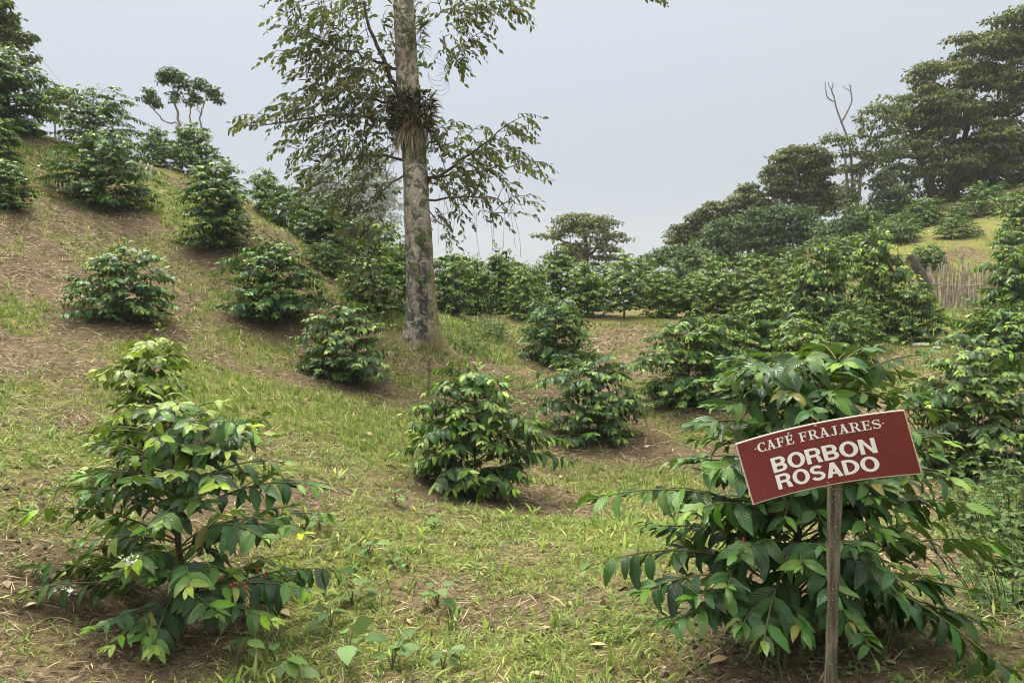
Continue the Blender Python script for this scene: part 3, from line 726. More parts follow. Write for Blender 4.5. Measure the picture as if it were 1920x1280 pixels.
# clear-stemmed bright coffee tree in the far row
rng = np.random.default_rng(61)
b = on(1170, 590, 20.2); root = thing('coffee_shrub', 'bright clear-stemmed coffee tree with a bare foot in the far row', 'coffee shrub', b, 'coffee shrubs planted on the slope')
lv, tb, st = coffee_growth(rng, 1.65, .62, .75, .9, 1.3)
A_ = lv.arrays(); A_[0][:, 2] += .22
st.add([(0, 0, -.05), (.01, 0, .4)], [.03, .025], 7)
obj('stem', st.mesh('stem', M['stem']), root); f = obj('foliage', leaf_mesh('foliage', A_, LOW, M['coffee_far'], rng), root); f['kind'] = 'stuff'

# ------------------------------------------------------------------ trees
class Grower:
    """limbs grown towards points of the crown: each new point joins the nearest wood"""
    def __init__(s, rng): s.rng = rng; s.nodes = np.zeros((0, 3)); s.tb = Tubes()
    def limb(s, pts, r0, r1, sides=7, n=14, wob=.02):
        pts = np.asarray(pts, float); t = np.linspace(0, 1, len(pts)); q = np.linspace(0, 1, n)
        P = np.stack([np.interp(q, t, pts[:, k]) for k in range(3)], -1)
        for _ in range(2): P[1:-1] = (P[:-2] + 2 * P[1:-1] + P[2:]) / 4
        P[1:-1] += s.rng.normal(0, wob, (n - 2, 3))
        s.tb.add(P, np.linspace(r0, r1, n), sides); s.nodes = np.concatenate([s.nodes, P[n // 4:]])
    def to(s, p, r=.012, sides=4, arch=.12):
        D = s.nodes - p; d = np.linalg.norm(D, axis=1) + np.clip(D[:, 2], 0, None) * .8
        a = s.nodes[np.argmin(d)]; L = np.linalg.norm(p - a)
        mid = (a + p) / 2 + np.array([0, 0, arch * L]) + s.rng.normal(0, .08 * L, 3)
        P = bez(a, mid, p, 5); s.tb.add(P, np.linspace(r, r * .4, 5), sides); s.nodes = np.concatenate([s.nodes, P[2:]])
        return P

def blob_points(rng, blobs, n, shell=.55):
    """points in ellipsoids (centre, radii), more of them near the skin"""
    vol = np.array([b[1][0] * b[1][2] for b in blobs]) ; k = rng.choice(len(blobs), n, p=vol / vol.sum())
    v = norm(rng.normal(0, 1, (n, 3))); r = rng.random(n) ** (1 / 3) * (1 - shell) + shell * rng.random(n) ** .2
    C = np.array([b[0] for b in blobs])[k]; R = np.array([b[1] for b in blobs])[k]
    return C + v * np.minimum(r, 1)[:, None] * R

def tree(name, label, Y, foot, limbs, blobs, n, leaf, cl, per, mat, seed, bark='limb', group=None, flat=.5, ages=(.15, .75), r=.035, base_z=None):
    """foot (px,py); limbs: list of (list of px,py,dy), r0, r1; blobs: px,py,rx,ry"""
    rng = np.random.default_rng(seed)
    p = at(foot[0], foot[1], Y); b = np.array([p[0], p[1], gz(p[0], p[1]) - .1])
    k = Y / F
    root = thing(name, label, 'tree' if 'tree' in name or 'snag' in name else 'bush', b, group)
    g = Grower(rng)
    for pts, r0, r1 in limbs:
        P = [at(x, y, Y + dy) - b for x, y, dy in pts]
        g.limb(P, r0, r1, wob=.03)
    if limbs:
        P0 = at(*limbs[0][0][0][:2], Y + limbs[0][0][0][2]) - b
        if P0[2] > .2: g.tb.add(np.array([[0, 0, 0], P0 * .5, P0]), [limbs[0][1] * 1.25, limbs[0][1] * 1.1, limbs[0][1]], 7)
    else: g.nodes = np.array([[0, 0, .1], [0, 0, .4]])
    if blobs:
        B = [(at(x, y, Y + (dy[0] if dy else 0)) - b, np.array([rx * k, (rx + ry) / 2 * k, ry * k])) for x, y, rx, ry, *dy in blobs]
        T = blob_points(rng, B, n); T[:, 2] = np.maximum(T[:, 2], .15)
        T = T[np.argsort(np.linalg.norm(T - g.nodes[:1], axis=1))]
        lv = Leaves()
        zmin, zmax = T[:, 2].min(), T[:, 2].max()
        for t in T:
            g.to(t, r * rng.uniform(.5, 1))
            m = per; v = norm(rng.normal(0, 1, (m, 3))); v[:, 2] = np.abs(v[:, 2]) * .9 - .12
            rr = cl * rng.uniform(.65, 1.25)
            P = t + v * rr * np.array([1, 1, flat]) * (rng.random((m, 1)) ** .4)
            D = v * [1, 1, .3] + rng.normal(0, .45, (m, 3)) + [0, 0, -.35]
            N = np.array([0, 0, 1.0]) + rng.normal(0, .42, (m, 3)) + v * .35
            a = ages[0] + (ages[1] - ages[0]) * rng.random() + rng.normal(0, .14, m)
            lv.extend(P, D, N, leaf * rng.uniform(.7, 1.25, m), a, np.full(m, 1.05))
        f = obj('crown', leaf_mesh('crown', lv.arrays(), TINY, mat, rng), root); f['kind'] = 'stuff'
    obj('trunk', g.tb.mesh('trunk', M[bark]), root)
    return root

WOOD = 'trees of the wooded hill'
tree('broadleaf_tree', 'huge dense olive-topped tree towering at the right frame edge', 42, (1765, 392),
     [([(1765,392,0),(1745,340,0),(1722,290,.5),(1700,255,0)], .20, .07), ([(1785,392,0),(1800,300,1),(1820,200,1),(1840,110,0)], .22, .08), ([(1745,340,0),(1780,260,-1),(1850,180,-2)], .2, .07), ([(1800,280,0),(1870,240,1),(1930,200,0)], .2, .08), ([(1790,340,0),(1860,320,-1),(1920,300,0)], .2, .08)],
     [(1890,62,62,40),(1960,60,70,60),(1830,105,70,42),(1775,150,62,38),(1915,130,70,50),(1850,175,75,45),(1720,185,44,30),(1740,225,62,30),(1820,245,80,42),(1920,225,70,60),(1900,310,75,55),(1960,300,60,90),(1830,320,55,40),(1700,215,28,30),(1690,290,32,30,-1),(1860,365,60,30),(1800,380,40,24),(1920,380,50,30),(1860,280,60,40,-1.5),(1790,200,50,30,-1.5),(1790,320,44,44,-1.5),(1760,270,40,30,-1.5)],
     640, .25, .78, 84, M['olive'], 11, group=WOOD, flat=.42, ages=(.05, .7), r=.06)
tree('broadleaf_tree', 'dark tree with gaps of sky behind the slanting trunk under the huge tree', 44, (1745, 400),
     [([(1752,400,0),(1735,330,0),(1712,280,0)], .2, .06), ([(1740,350,0),(1770,300,0),(1790,270,0)], .1, .04)],
     [(1700,300,40,45),(1770,330,38,50),(1730,370,50,30),(1805,350,35,40),(1680,360,30,35)], 150, .26, .6, 26, M['green'], 12, group=WOOD, ages=(0, .4), flat=.5)
tree('vine_tree', 'slender pale-leaved tree draped in vines beside the dead snag', 39, (1600, 420),
     [([(1603,420,0),(1612,340,0),(1625,270,0),(1648,205,0)], .12, .03), ([(1590,420,0),(1588,330,0),(1583,285,0),(1568,262,0)], .10, .03), ([(1625,270,0),(1660,250,.5),(1672,215,.5)], .05, .02)],
     [(1640,222,34,26),(1668,205,24,22),(1570,262,24,14),(1625,255,22,18),(1610,300,30,26),(1590,350,20,42),(1640,320,26,34),(1670,265,26,30),(1675,345,34,30)], 190, .22, .45, 24, M['pale'], 13, 'greybark', group=WOOD, ages=(.1, .8), flat=.55)
tree('broadleaf_tree', 'round-headed olive tree standing up left of the dead snag', 42, (1505, 470),
     [([(1505,470,0),(1503,400,0),(1500,340,0),(1497,300,0)], .2, .06), ([(1503,390,0),(1540,350,0),(1552,320,0)], .1, .04), ([(1503,380,0),(1465,345,0)], .1, .04)],
     [(1500,298,52,26),(1465,330,30,28),(1535,325,32,28),(1490,355,48,26),(1530,385,40,26),(1555,365,20,30)], 180, .22, .62, 82, M['olive'], 14, group=WOOD, flat=.45, ages=(.15, .75))
tree('broadleaf_tree', 'smaller brownish-green tree left of the round-headed olive tree', 43, (1405, 470),
     [([(1405,470,0),(1403,420,0),(1402,370,0)], .15, .05)],
     [(1403,365,34,22),(1380,395,30,24),(1430,385,28,30),(1345,395,34,16),(1405,420,50,30)], 130, .22, .58, 76, M['olive'], 15, group=WOOD, flat=.45, ages=(.1, .65))
tree('broadleaf_tree', 'low spreading tree at the left tail of the wooded hill', 44, (1335, 480),
     [([(1335,480,0),(1325,440,0),(1300,420,0)], .12, .05), ([(1325,440,0),(1275,440,0),(1256,452,0)], .06, .02)],
     [(1320,415,38,18),(1290,432,30,14),(1265,447,18,10),(1350,425,36,26),(1310,458,40,24)], 110, .22, .52, 66, M['olive'], 16, group=WOOD, flat=.4, ages=(.1, .6))
tree('leafy_bush', 'big dark green bush in front of the brownish trees on the wooded hill', 38, (1385, 520), [],
     [(1370,440,48,34),(1420,430,42,38),(1335,470,44,26),(1400,475,60,30)], 230, .2, .5, 44, M['green'], 17, group=WOOD, flat=.6, ages=(.1, .6))
tree('leafy_bush', 'dark green bush below the round-headed olive tree', 37, (1480, 510), [],
     [(1480,420,42,40),(1520,440,36,30),(1455,460,40,30)], 180, .2, .5, 44, M['green'], 18, group=WOOD, flat=.6, ages=(.05, .5))
tree('leafy_bush', 'feathery grey-green bush below the vine tree', 34, (1605, 490), [],
     [(1605,408,40,26),(1560,440,36,26),(1630,430,34,26),(1590,455,44,24)], 180, .17, .45, 44, M['green'], 19, group=WOOD, flat=.6, ages=(.3, .8))
tree('leafy_bush', 'dark bush in the notch where the huge tree meets the grassy hill', 38, (1665, 440), [],
     [(1665,385,36,28),(1700,400,34,22),(1650,415,40,22)], 120, .2, .5, 40, M['green'], 20, group=WOOD, flat=.6, ages=(0, .4))
tree('leafy_bush', 'light green bush at the left tail of the wooded hill', 33, (1262, 520), [],
     [(1262,480,40,22),(1300,490,40,20),(1225,488,24,14)], 110, .17, .42, 40, M['green'], 22, group=WOOD, flat=.6, ages=(.35, .95))
tree('leafy_bush', 'yellowish green bush in front of the vine tree, above the leafy clump', 30, (1640, 500), [],
     [(1635,455,36,20),(1680,440,34,22),(1545,465,36,20)], 120, .17, .42, 40, M['green'], 23, group=WOOD, flat=.6, ages=(.4, .95))
tree('broadleaf_tree', 'lone round-crowned tree beyond the far coffee row', 46, (1098, 540),
     [([(1098,540,0),(1100,490,0),(1098,450,0),(1095,420,0)], .22, .07), ([(1100,480,0),(1140,450,0),(1165,440,0)], .1, .03), ([(1100,480,0),(1055,450,0),(1015,440,0)], .1, .03)],
     [(1095,412,48,14),(1062,422,30,14),(1130,420,34,14),(1095,440,74,14),(1022,443,20,5),(1160,446,20,10),(1095,468,76,14),(1060,490,50,16),(1140,490,36,14)], 250, .22, .5, 30, M['olive'], 24, flat=.35, ages=(.2, .85))
tree('fogbound_tree', 'ghostly tree faded by fog and by pale leaf colour behind the left branches', 215, (655, 620),
     [([(655,620,0),(650,420,0),(645,350,0)], .9, .25), ([(650,420,0),(700,360,0)], .4, .12), ([(650,420,0),(600,370,0)], .4, .12)],
     [(645,330,60,36),(700,350,50,36),(590,360,42,36),(640,390,80,40),(720,400,40,40),(700,300,30,16)], 320, 1.15, 2.9, 24, M['pale'], 25, 'greybark', flat=.5, ages=(0, .5))  # pale leaf colour stands in for fading the thin haze volume doesn't give
tree('umbrella_tree', 'thin bare-stemmed tree with small tufted crowns on the left crest', 27, (337, 250),
     [([(337,250,0),(332,215,0),(328,175,0),(322,145,0)], .055, .02), ([(335,237,0),(300,222,0),(280,198,0),(276,185,0)], .03, .012), ([(357,250,0),(356,215,0),(360,185,0)], .035, .015), ([(375,250,0),(377,210,0),(386,185,0),(392,178,0)], .035, .015), ([(377,215,0),(368,200,0)], .02, .01)],
     [(322,140,22,12),(312,150,14,10),(340,155,12,12),(276,180,13,12),(290,195,8,6),(360,168,14,14),(378,158,10,9),(398,170,13,11),(404,186,10,9),(362,190,14,9),(328,182,9,12)], 100, .14, .2, 26, M['green'], 26, 'greybark', flat=.6, ages=(.05, .6), r=.012)
tree('leafy_tree', 'pale drooping tree at the top left corner', 21, (-40, 240),
     [([(-40,240,0),(-30,120,0),(-10,40,0)], .09, .03), ([(-30,130,0),(10,110,0),(50,72,0)], .03, .012), ([(-30,150,0),(30,140,0),(68,108,0)], .03, .012), ([(-10,60,0),(15,20,0)], .02, .01)],
     [(8,20,22,22),(18,55,16,14),(-15,50,28,40),(45,72,14,7),(25,88,18,7),(62,108,10,6),(40,122,16,8),(-10,130,26,30)], 130, .16, .2, 36, M['pale'], 27, 'greybark', flat=.6, ages=(0, .6), r=.01)
tree('leafy_tree', 'small airy pale tree behind the crest between the two left coffee shrubs', 25, (103, 235),
     [([(103,235,0),(104,205,0),(103,180,0)], .03, .012)],
     [(103,175,24,10),(85,188,16,10),(120,186,16,10),(98,210,34,8)], 60, .15, .18, 20, M['pale'], 28, 'greybark', flat=.6, ages=(.1, .7), r=.01)
# dead snag
rng = np.random.default_rng(5); p = at(1597, 420, 39.5); b = np.array([p[0], p[1], gz(p[0], p[1]) - .1])
root = thing('dead_snag', 'bare dead forked branch standing above the wooded hill', 'tree', b); g = Grower(rng); D = 39.5
for pts, r0, r1 in [([(1597,420),(1600,330),(1592,255),(1578,230),(1568,205),(1563,178)], .075, .035), ([(1563,190),(1553,186),(1548,170),(1547,153)], .04, .018), ([(1563,180),(1557,165),(1553,154)], .035, .015), ([(1562,178),(1559,165),(1562,155)], .03, .012),
                    ([(1576,230),(1590,208),(1598,190),(1595,172),(1592,158)], .06, .02), ([(1595,170),(1588,168),(1581,161)], .025, .012), ([(1594,165),(1597,160)], .02, .01), ([(1559,168),(1565,158)], .02, .01)]:
    g.limb([at(x, y, D) - b for x, y in pts], r0, r1, 6, 12, .015)
obj('trunk', g.tb.mesh('trunk', M['greybark']), root)

# ------------------------------------------------------------------ the big shade tree
rng = np.random.default_rng(77)
TY = 13.5
tbase = on(788, 645, TY)
troot = thing('shade_tree', 'tall shade tree with a lichen-covered trunk and thin drooping branches', 'tree', tbase)
rows = [(668,789,122),(658,789,104),(646,790,86),(634,790,76),(620,791,67),(600,791,64),(560,790,60),(520,788,58),(480,786,56),(430,784,55),(380,781,53),(330,779,52),(280,776,50),(240,772,50),(200,768,48),(160,765,46),(110,762,43),(60,760,41),(0,757,40),(-70,754,38),(-160,748,35),(-260,745,30)]
NS = 40; V = []; 
zs = []
for y, x, wpx in rows:
    p = at(x, y, TY) - tbase; zs.append((p[2], p[0], wpx / 2 * TY / F))
zs = np.array(zs); zz = np.linspace(zs[0, 0] - .15, zs[-1, 0], 150)
cx_ = np.interp(zz, zs[:, 0], zs[:, 1]); rr = np.interp(zz, zs[:, 0], zs[:, 2]) * .92; an = np.arange(NS) * 2 * math.pi / NS
for i, z in enumerate(zz):
    fl = max(0, 1 - z / .9)
    lob = 1 + fl ** 1.3 * (.16 * np.cos(an * 5 + 1.1) + .12 * np.cos(an * 3 + .4)) + .035 * np.cos(an * 2 + z) + .05 * (vnoise(an * 2.2, np.full(NS, z * 1.6), 4) - .5)
    groove = -.20 * np.exp(-((an - 4.80) / .16) ** 2) * np.clip(1 - z / 1.6, 0, 1)
    r_ = rr[i] * (lob + groove) + .012 * (vnoise(an * 6, np.full(NS, z * 7), 8) - .5)
    V.append(np.stack([cx_[i] + r_ * np.cos(an), r_ * np.sin(an), np.full(NS, z)], -1))
V = np.concatenate(V); i = (np.arange(149)[:, None] * NS); j = np.arange(NS)[None]
obj('trunk', mesh_np('trunk', V, [np.stack([i + j, i + (j + 1) % NS, i + NS + (j + 1) % NS, i + NS + j], -1).reshape(-1, 4)], mat=M['trunk']), troot)
g = Grower(rng); lvs = Leaves()
g.nodes = np.stack([cx_[60::4], np.zeros_like(cx_[60::4]), zz[60::4]], -1)
LIMBS = [([(748,180,0),(720,110,-.3),(690,40,-.5),(670,-40,-.6)], .05, .02), ([(752,235,0),(680,215,-.4),(600,215,-.8),(520,235,-1.0),(462,236,-1.1)], .032, .006), ([(755,300,0),(700,290,.4),(640,300,.6),(585,330,.8)], .03, .007),
         ([(800,345,0),(850,310,-.3),(910,270,-.5),(955,232,-.6)], .035, .006), ([(800,335,0),(870,320,.3),(950,310,.5),(1005,315,.6)], .028, .005), ([(802,375,0),(860,370,-.4),(930,370,-.7),(985,385,-.8)], .022, .004),
         ([(762,-120,0),(840,-110,-.4),(900,-60,-.8),(985,-20,-1.2)], .04, .01), ([(900,-60,-.8),(1080,-80,-1.0),(1190,-30,-1.2)], .025, .006), ([(750,130,0),(660,100,-.5),(560,60,-.8)], .03, .008), ([(756,330,0),(700,370,-.3),(650,410,-.4)], .02, .005), ([(800,390,0),(840,430,-.3),(848,460,-.4)], .014, .004), ([(752,200,0),(650,170,.5),(560,150,.8)], .03, .008)]
for pts, r0, r1 in LIMBS: g.limb([at(x, y, TY + dy) - tbase for x, y, dy in pts], r0, r1, 6, 14, .02)
limb_tubes, g.tb = g.tb, Tubes()
REG = [ # px, py, rx, ry, dy, twigs
 (640,40,110,60,-.4,88),(590,110,70,50,-.5,36),(680,130,80,60,0,84),(640,200,100,45,-.3,80),(710,230,50,50,-.2,30),(560,215,60,26,-.8,16),(490,236,40,14,-1.0,8),(600,270,70,40,.2,34),(680,300,70,60,.2,46),(640,370,80,50,.2,36),
 (700,390,50,50,-.1,22),(600,330,50,40,.5,18),(860,290,60,40,-.2,34),(920,270,60,36,-.4,22),(960,250,36,26,-.6,8),(850,350,60,40,0,30),(930,320,70,34,.2,20),(990,320,26,26,.5,6),(920,385,70,40,-.4,16),(840,420,40,40,-.2,12),(830,250,40,30,.2,14),
 (870,15,60,30,-.6,26),(860,75,40,40,-.7,22),(850,115,22,20,-.7,9),(930,20,40,24,-.9,14),(965,30,20,24,-1.1,7),(1205,10,14,14,-1.2,3),(700,520,50,60,-.6,16),(680,460,50,40,-.4,14)]
for (px, py, rx, ry, dy, n) in REG:
    k = TY / F; c = at(px, py, TY + dy) - tbase
    for _ in range(int(n * 1.0)):
        v = norm(rng.normal(0, 1, 3)) * rng.random() ** .4
        t = c + v * np.array([rx * k, .5 * (rx + ry) * k, ry * k]) + [0, 0, .10]
        g.to(t, .009, 4, .10)
        # twig with hanging alternate leaves
        outd = norm(np.array([t[0] * .6 + rng.normal(0, .5), rng.normal(0, .7), rng.uniform(-.5, .25)]))
        Ltw = rng.uniform(.22, .5); e_ = t + outd * Ltw + [0, 0, -.10 - .12 * rng.random()]
        P = bez(t, t + outd * Ltw * .6 + [0, 0, .04], e_, 6); g.tb.add(P, np.linspace(.0045, .002, 6), 4)
        side = norm(np.cross(outd, [0, 0, 1.0])); ag = rng.random()
        nl = int(rng.integers(6, 11))
        for q in range(nl):
            s = (q + .5) / nl; i0 = min(int(s * 5), 4); p = P[i0] + (s * 5 - i0) * (P[i0 + 1] - P[i0]); sg = 1 if q % 2 else -1
            d = outd * rng.uniform(.3, .9) + sg * side * rng.uniform(.3, .9) + np.array([0, 0, -rng.uniform(-.1, .95)])
            lvs.add(p, d, np.array([0, 0, .8]) + sg * side * .3 + rng.normal(0, .5, 3), rng.uniform(.075, .155), .1 + .65 * ag + rng.normal(0, .2), 1.0)

obj('limbs', limb_tubes.mesh('limbs', M['limb']), troot)
obj('twigs', g.tb.mesh('twigs', M['limb']), troot)
place_leaves(troot, lvs.arrays(), TREELEAF, 'tree', M['shade_leaf'], rng, 300, tbase)

# hanging bare vines and aerial roots on the shade tree
vt = Tubes()
for k in range(60):
    x = rng.uniform(590, 745) if k < 38 else rng.uniform(820, 990); y = rng.uniform(170, 300) if k < 38 else rng.uniform(330, 400)
    a = at(x, y, TY + rng.uniform(-.6, .5)); L = rng.uniform(.3, 1.0); e_ = a + [rng.normal(0, .12), rng.normal(0, .1), -L]
    vt.add(bez(a, (a + e_) / 2 + rng.normal(0, .07, 3), e_, 7) - tbase, .0035, 3)
for k in range(5):
    c = at(802, 115 + k * 9, TY - .1); an2 = np.linspace(0, rng.uniform(3, 5.5), 14)
    P = c + np.stack([.14 + .16 * np.sin(an2) + .02 * k, .1 * np.cos(an2 * .7), .18 * np.cos(an2) - .1], -1); vt.add(P - tbase, .003, 3)
obj('hanging_vines', vt.mesh('hanging_vines', M['limb']), troot)

# epiphytes on the trunk
def epiphyte(label, px, py, hw, hh, n_up, n_hang, seed, ages_up, base_r):
    rng = np.random.default_rng(seed); c = at(px, py, TY); k = TY / F
    root = thing('bromeliad_clump', label, 'epiphyte', c); up = Leaves(); dn = Leaves()
    for _ in range(n_up):
        a = rng.uniform(math.pi * .95, math.pi * 2.05) if rng.random() < .85 else rng.random() * 6.28
        o = np.array([math.cos(a) * base_r, math.sin(a) * base_r, rng.uniform(-hh, hh) * k]); o[:2] *= 1 + .45 * max(0, math.cos(a * 3 + 1.0)) * rng.random() + .25 * rng.random()
        d = np.array([math.cos(a), math.sin(a), 0]) * rng.uniform(.4, 1.2) + [0, 0, rng.uniform(-.3, 1.1)] + rng.normal(0, .3, 3)
        up.add(o, d, np.array([0, 0, 1.0]) + rng.normal(0, .4, 3), rng.uniform(.10, .24) * (1.7 if rng.random() < .12 else 1), rng.uniform(*ages_up), rng.uniform(.5, 1.1))
    for _ in range(n_hang):
        a = rng.uniform(math.pi * 1.0, math.pi * 2.0)
        o = np.array([math.cos(a) * (base_r + .02) , math.sin(a) * (base_r + .03), rng.uniform(-hh * .9, hh * .1) * k])
        dn.add(o, np.array([math.cos(a) * .35, math.sin(a) * .3, -1.0]) + rng.normal(0, .16, 3), np.array([math.cos(a), math.sin(a), .3]), rng.uniform(.28, .66), rng.uniform(.75, 1.0), rng.uniform(.12, .3))
    obj('rosette_leaves', leaf_mesh('rosette_leaves', up.arrays(), [leaf_template(2, 4, .22, .9, .3, 0), leaf_template(2, 4, .18, 1.5, .3, 0)], M['epiphyte'], rng), root)['kind'] = 'stuff'
    if n_hang: obj('dead_leaves', leaf_mesh('dead_leaves', dn.arrays(), [leaf_template(2, 4, .16, .5, .2, 0), leaf_template(2, 4, .14, .9, .2, 0)], M['epiphyte'], rng), root)['kind'] = 'stuff'
    rr_ = []
epiphyte('shaggy clump of reddish bromeliads with straw-like dead leaves ringing the trunk', 772, 215, 34, 34, 1000, 300, 3, (0.0, .72), .245)
epiphyte('small mossy clump of ferns on the upper trunk', 762, 55, 20, 45, 170, 0, 4, (.5, .75), .21)
rng = np.random.default_rng(8); c = at(786, 52, TY - .02); root = thing('bromeliad', 'single yellow-green bromeliad rosette on the right of the upper trunk', 'epiphyte', c); lvx = Leaves()
for a in np.linspace(0, 6.28, 22): lvx.add([.03, -.02, -.05], [math.cos(a) * .35 + .25, math.sin(a) * .35, .9], [-math.cos(a), -math.sin(a), .4], rng.uniform(.2, .32), .66 + .2 * rng.random(), .8)
for a in range(9): lvx.add([.03, -.02, -.05], [rng.normal(.1, .1), rng.normal(0, .1), -1], [1, 0, 0], rng.uniform(.2, .34), .95, .6)
obj('rosette_leaves', leaf_mesh('rosette_leaves', lvx.arrays(), [leaf_template(2, 4, .15, .8, .3, 0)], M['epiphyte'], rng), root)
# creeper on the trunk
for (px, py, n, s, lab) in [(790,440,9,12,'small green creeper on the middle of the trunk'),(788,520,5,13,'two-leaved creeper low on the trunk'),(790,105,8,14,'dark green climber leaves at the upper trunk edge')]:
    rng = np.random.default_rng(s); c = at(px, py, TY - .31); root = thing('creeper', lab, 'creeper', c); lvx = Leaves(); tbx = Tubes()
    for k in range(n):
        q = np.array([rng.normal(0, .09), -.02 + rng.normal(0, .012), rng.normal(0, .1)]); tbx.add(bez(np.zeros(3), q / 2 + [0, -.02, .02], q, 5), .003, 4)
        lvx.add(q, [rng.normal(0, .5), -.3, rng.uniform(-1, .1)], [rng.normal(0, .3), -1, .5], rng.uniform(.10, .16), .1 + .2 * rng.random(), 1.2)
    obj('leaves', leaf_mesh('leaves', lvx.arrays(), TREELEAF, M['weed'], rng), root); obj('runner', tbx.mesh('runner', M['twig']), root)

# ------------------------------------------------------------------ the sign
SY = 2.2
rng = np.random.default_rng(3)
pc = at(1564, 930, SY + .082); gzp = gz(pc[0], pc[1])
sroot = thing('plantation_sign', 'tilted dark red sign board on a weathered wooden post', 'sign', (pc[0], pc[1], gzp))
B0 = np.array([pc[0], pc[1], gzp])
tl, tr, br, bl = at(1379,832,SY-.012), at(1696,768,SY-.012), at(1730,888,SY-.0), at(1412,946,SY-.0)
def board(u, v, off=0.0):
    """u 0..1 left-right, v 0..1 top-bottom: a sheet bowed back in the middle"""
    u = np.asarray(u)[..., None]; v = np.asarray(v)[..., None]
    P = (1 - v) * ((1 - u) * tl + u * tr) + v * ((1 - u) * bl + u * br)
    return P + np.array([0, 1.0, 0.12]) * (.038 * 4 * u * (1 - u)) + np.array([0, -1.0, 0]) * off - B0
def sheet(u0, u1, v0, v1, thick, off, nu=24, nv=6):
    U, Vv = np.meshgrid(np.linspace(u0, u1, nu + 1), np.linspace(v0, v1, nv + 1))
    a = board(U, Vv, off).reshape(-1, 3); b2 = board(U, Vv, off - thick).reshape(-1, 3); n = len(a); w_ = nu + 1
    q = (np.arange(nv)[:, None] * w_ + np.arange(nu)[None]).ravel()
    fr = np.stack([q, q + w_, q + w_ + 1, q + 1], -1); bk = np.stack([q, q + 1, q + w_ + 1, q + w_], -1) + n
    edge = list(range(0, nu)) + [nu + w_ * k for k in range(nv)] + [nv * w_ + nu - k for k in range(nu)] + [(nv - k) * w_ for k in range(nv)]
    e2 = edge[1:] + edge[:1]
    sd_ = np.array([(i, j, j + n, i + n) for i, j in zip(edge, e2)])
    return np.concatenate([a, b2]), [fr, bk, sd_]
v_, f_ = sheet(0, 1, 0, 1, .006, 0.0); bo = obj('board', mesh_np('board', v_, f_, smooth=False, mat=M['rim']), sroot)
v_, f_ = sheet(.0075, .9925, .016, .984, .001, .0012); obj('painted_face', mesh_np('painted_face', v_, f_, smooth=False, mat=M['signred']), bo)

def text_outline(s, offset, space=1.0):
    cu = bpy.data.curves.new('t', 'FONT'); cu.body = s; cu.size = 1; cu.offset = offset; cu.space_character = space; cu.resolution_u = 6
    o = bpy.data.objects.new('t', cu); col.objects.link(o)
    dg = bpy.context.evaluated_depsgraph_get(); me = bpy.data.meshes.new_from_object(o.evaluated_get(dg))
    n = len(me.vertices); V = np.zeros(n * 3); me.vertices.foreach_get('co', V); V = V.reshape(-1, 3)[:, :2]
    Fs = [tuple(p.vertices) for p in me.polygons]
    bpy.data.objects.remove(o); bpy.data.curves.remove(cu); bpy.data.meshes.remove(me)
    return V, Fs
def lettering(name, s, u0, u1, v0, v1, offset, space=1.0, serif=False, depth=.0026, sl=0.0):
    V, Fs = text_outline(s, offset, space)
    lo, hi = V.min(0), V.max(0)
    q = (V - lo) / (hi - lo)
    P = board(u0 + q[:, 0] * (u1 - u0), v1 + (v0 - v1) * q[:, 1] + sl * (q[:, 0] - .5), depth)
    me = bpy.data.meshes.new(name); me.from_pydata([tuple(p) for p in P], [], Fs); me.materials.append(M['letter'])
    return obj(name, me, bo)
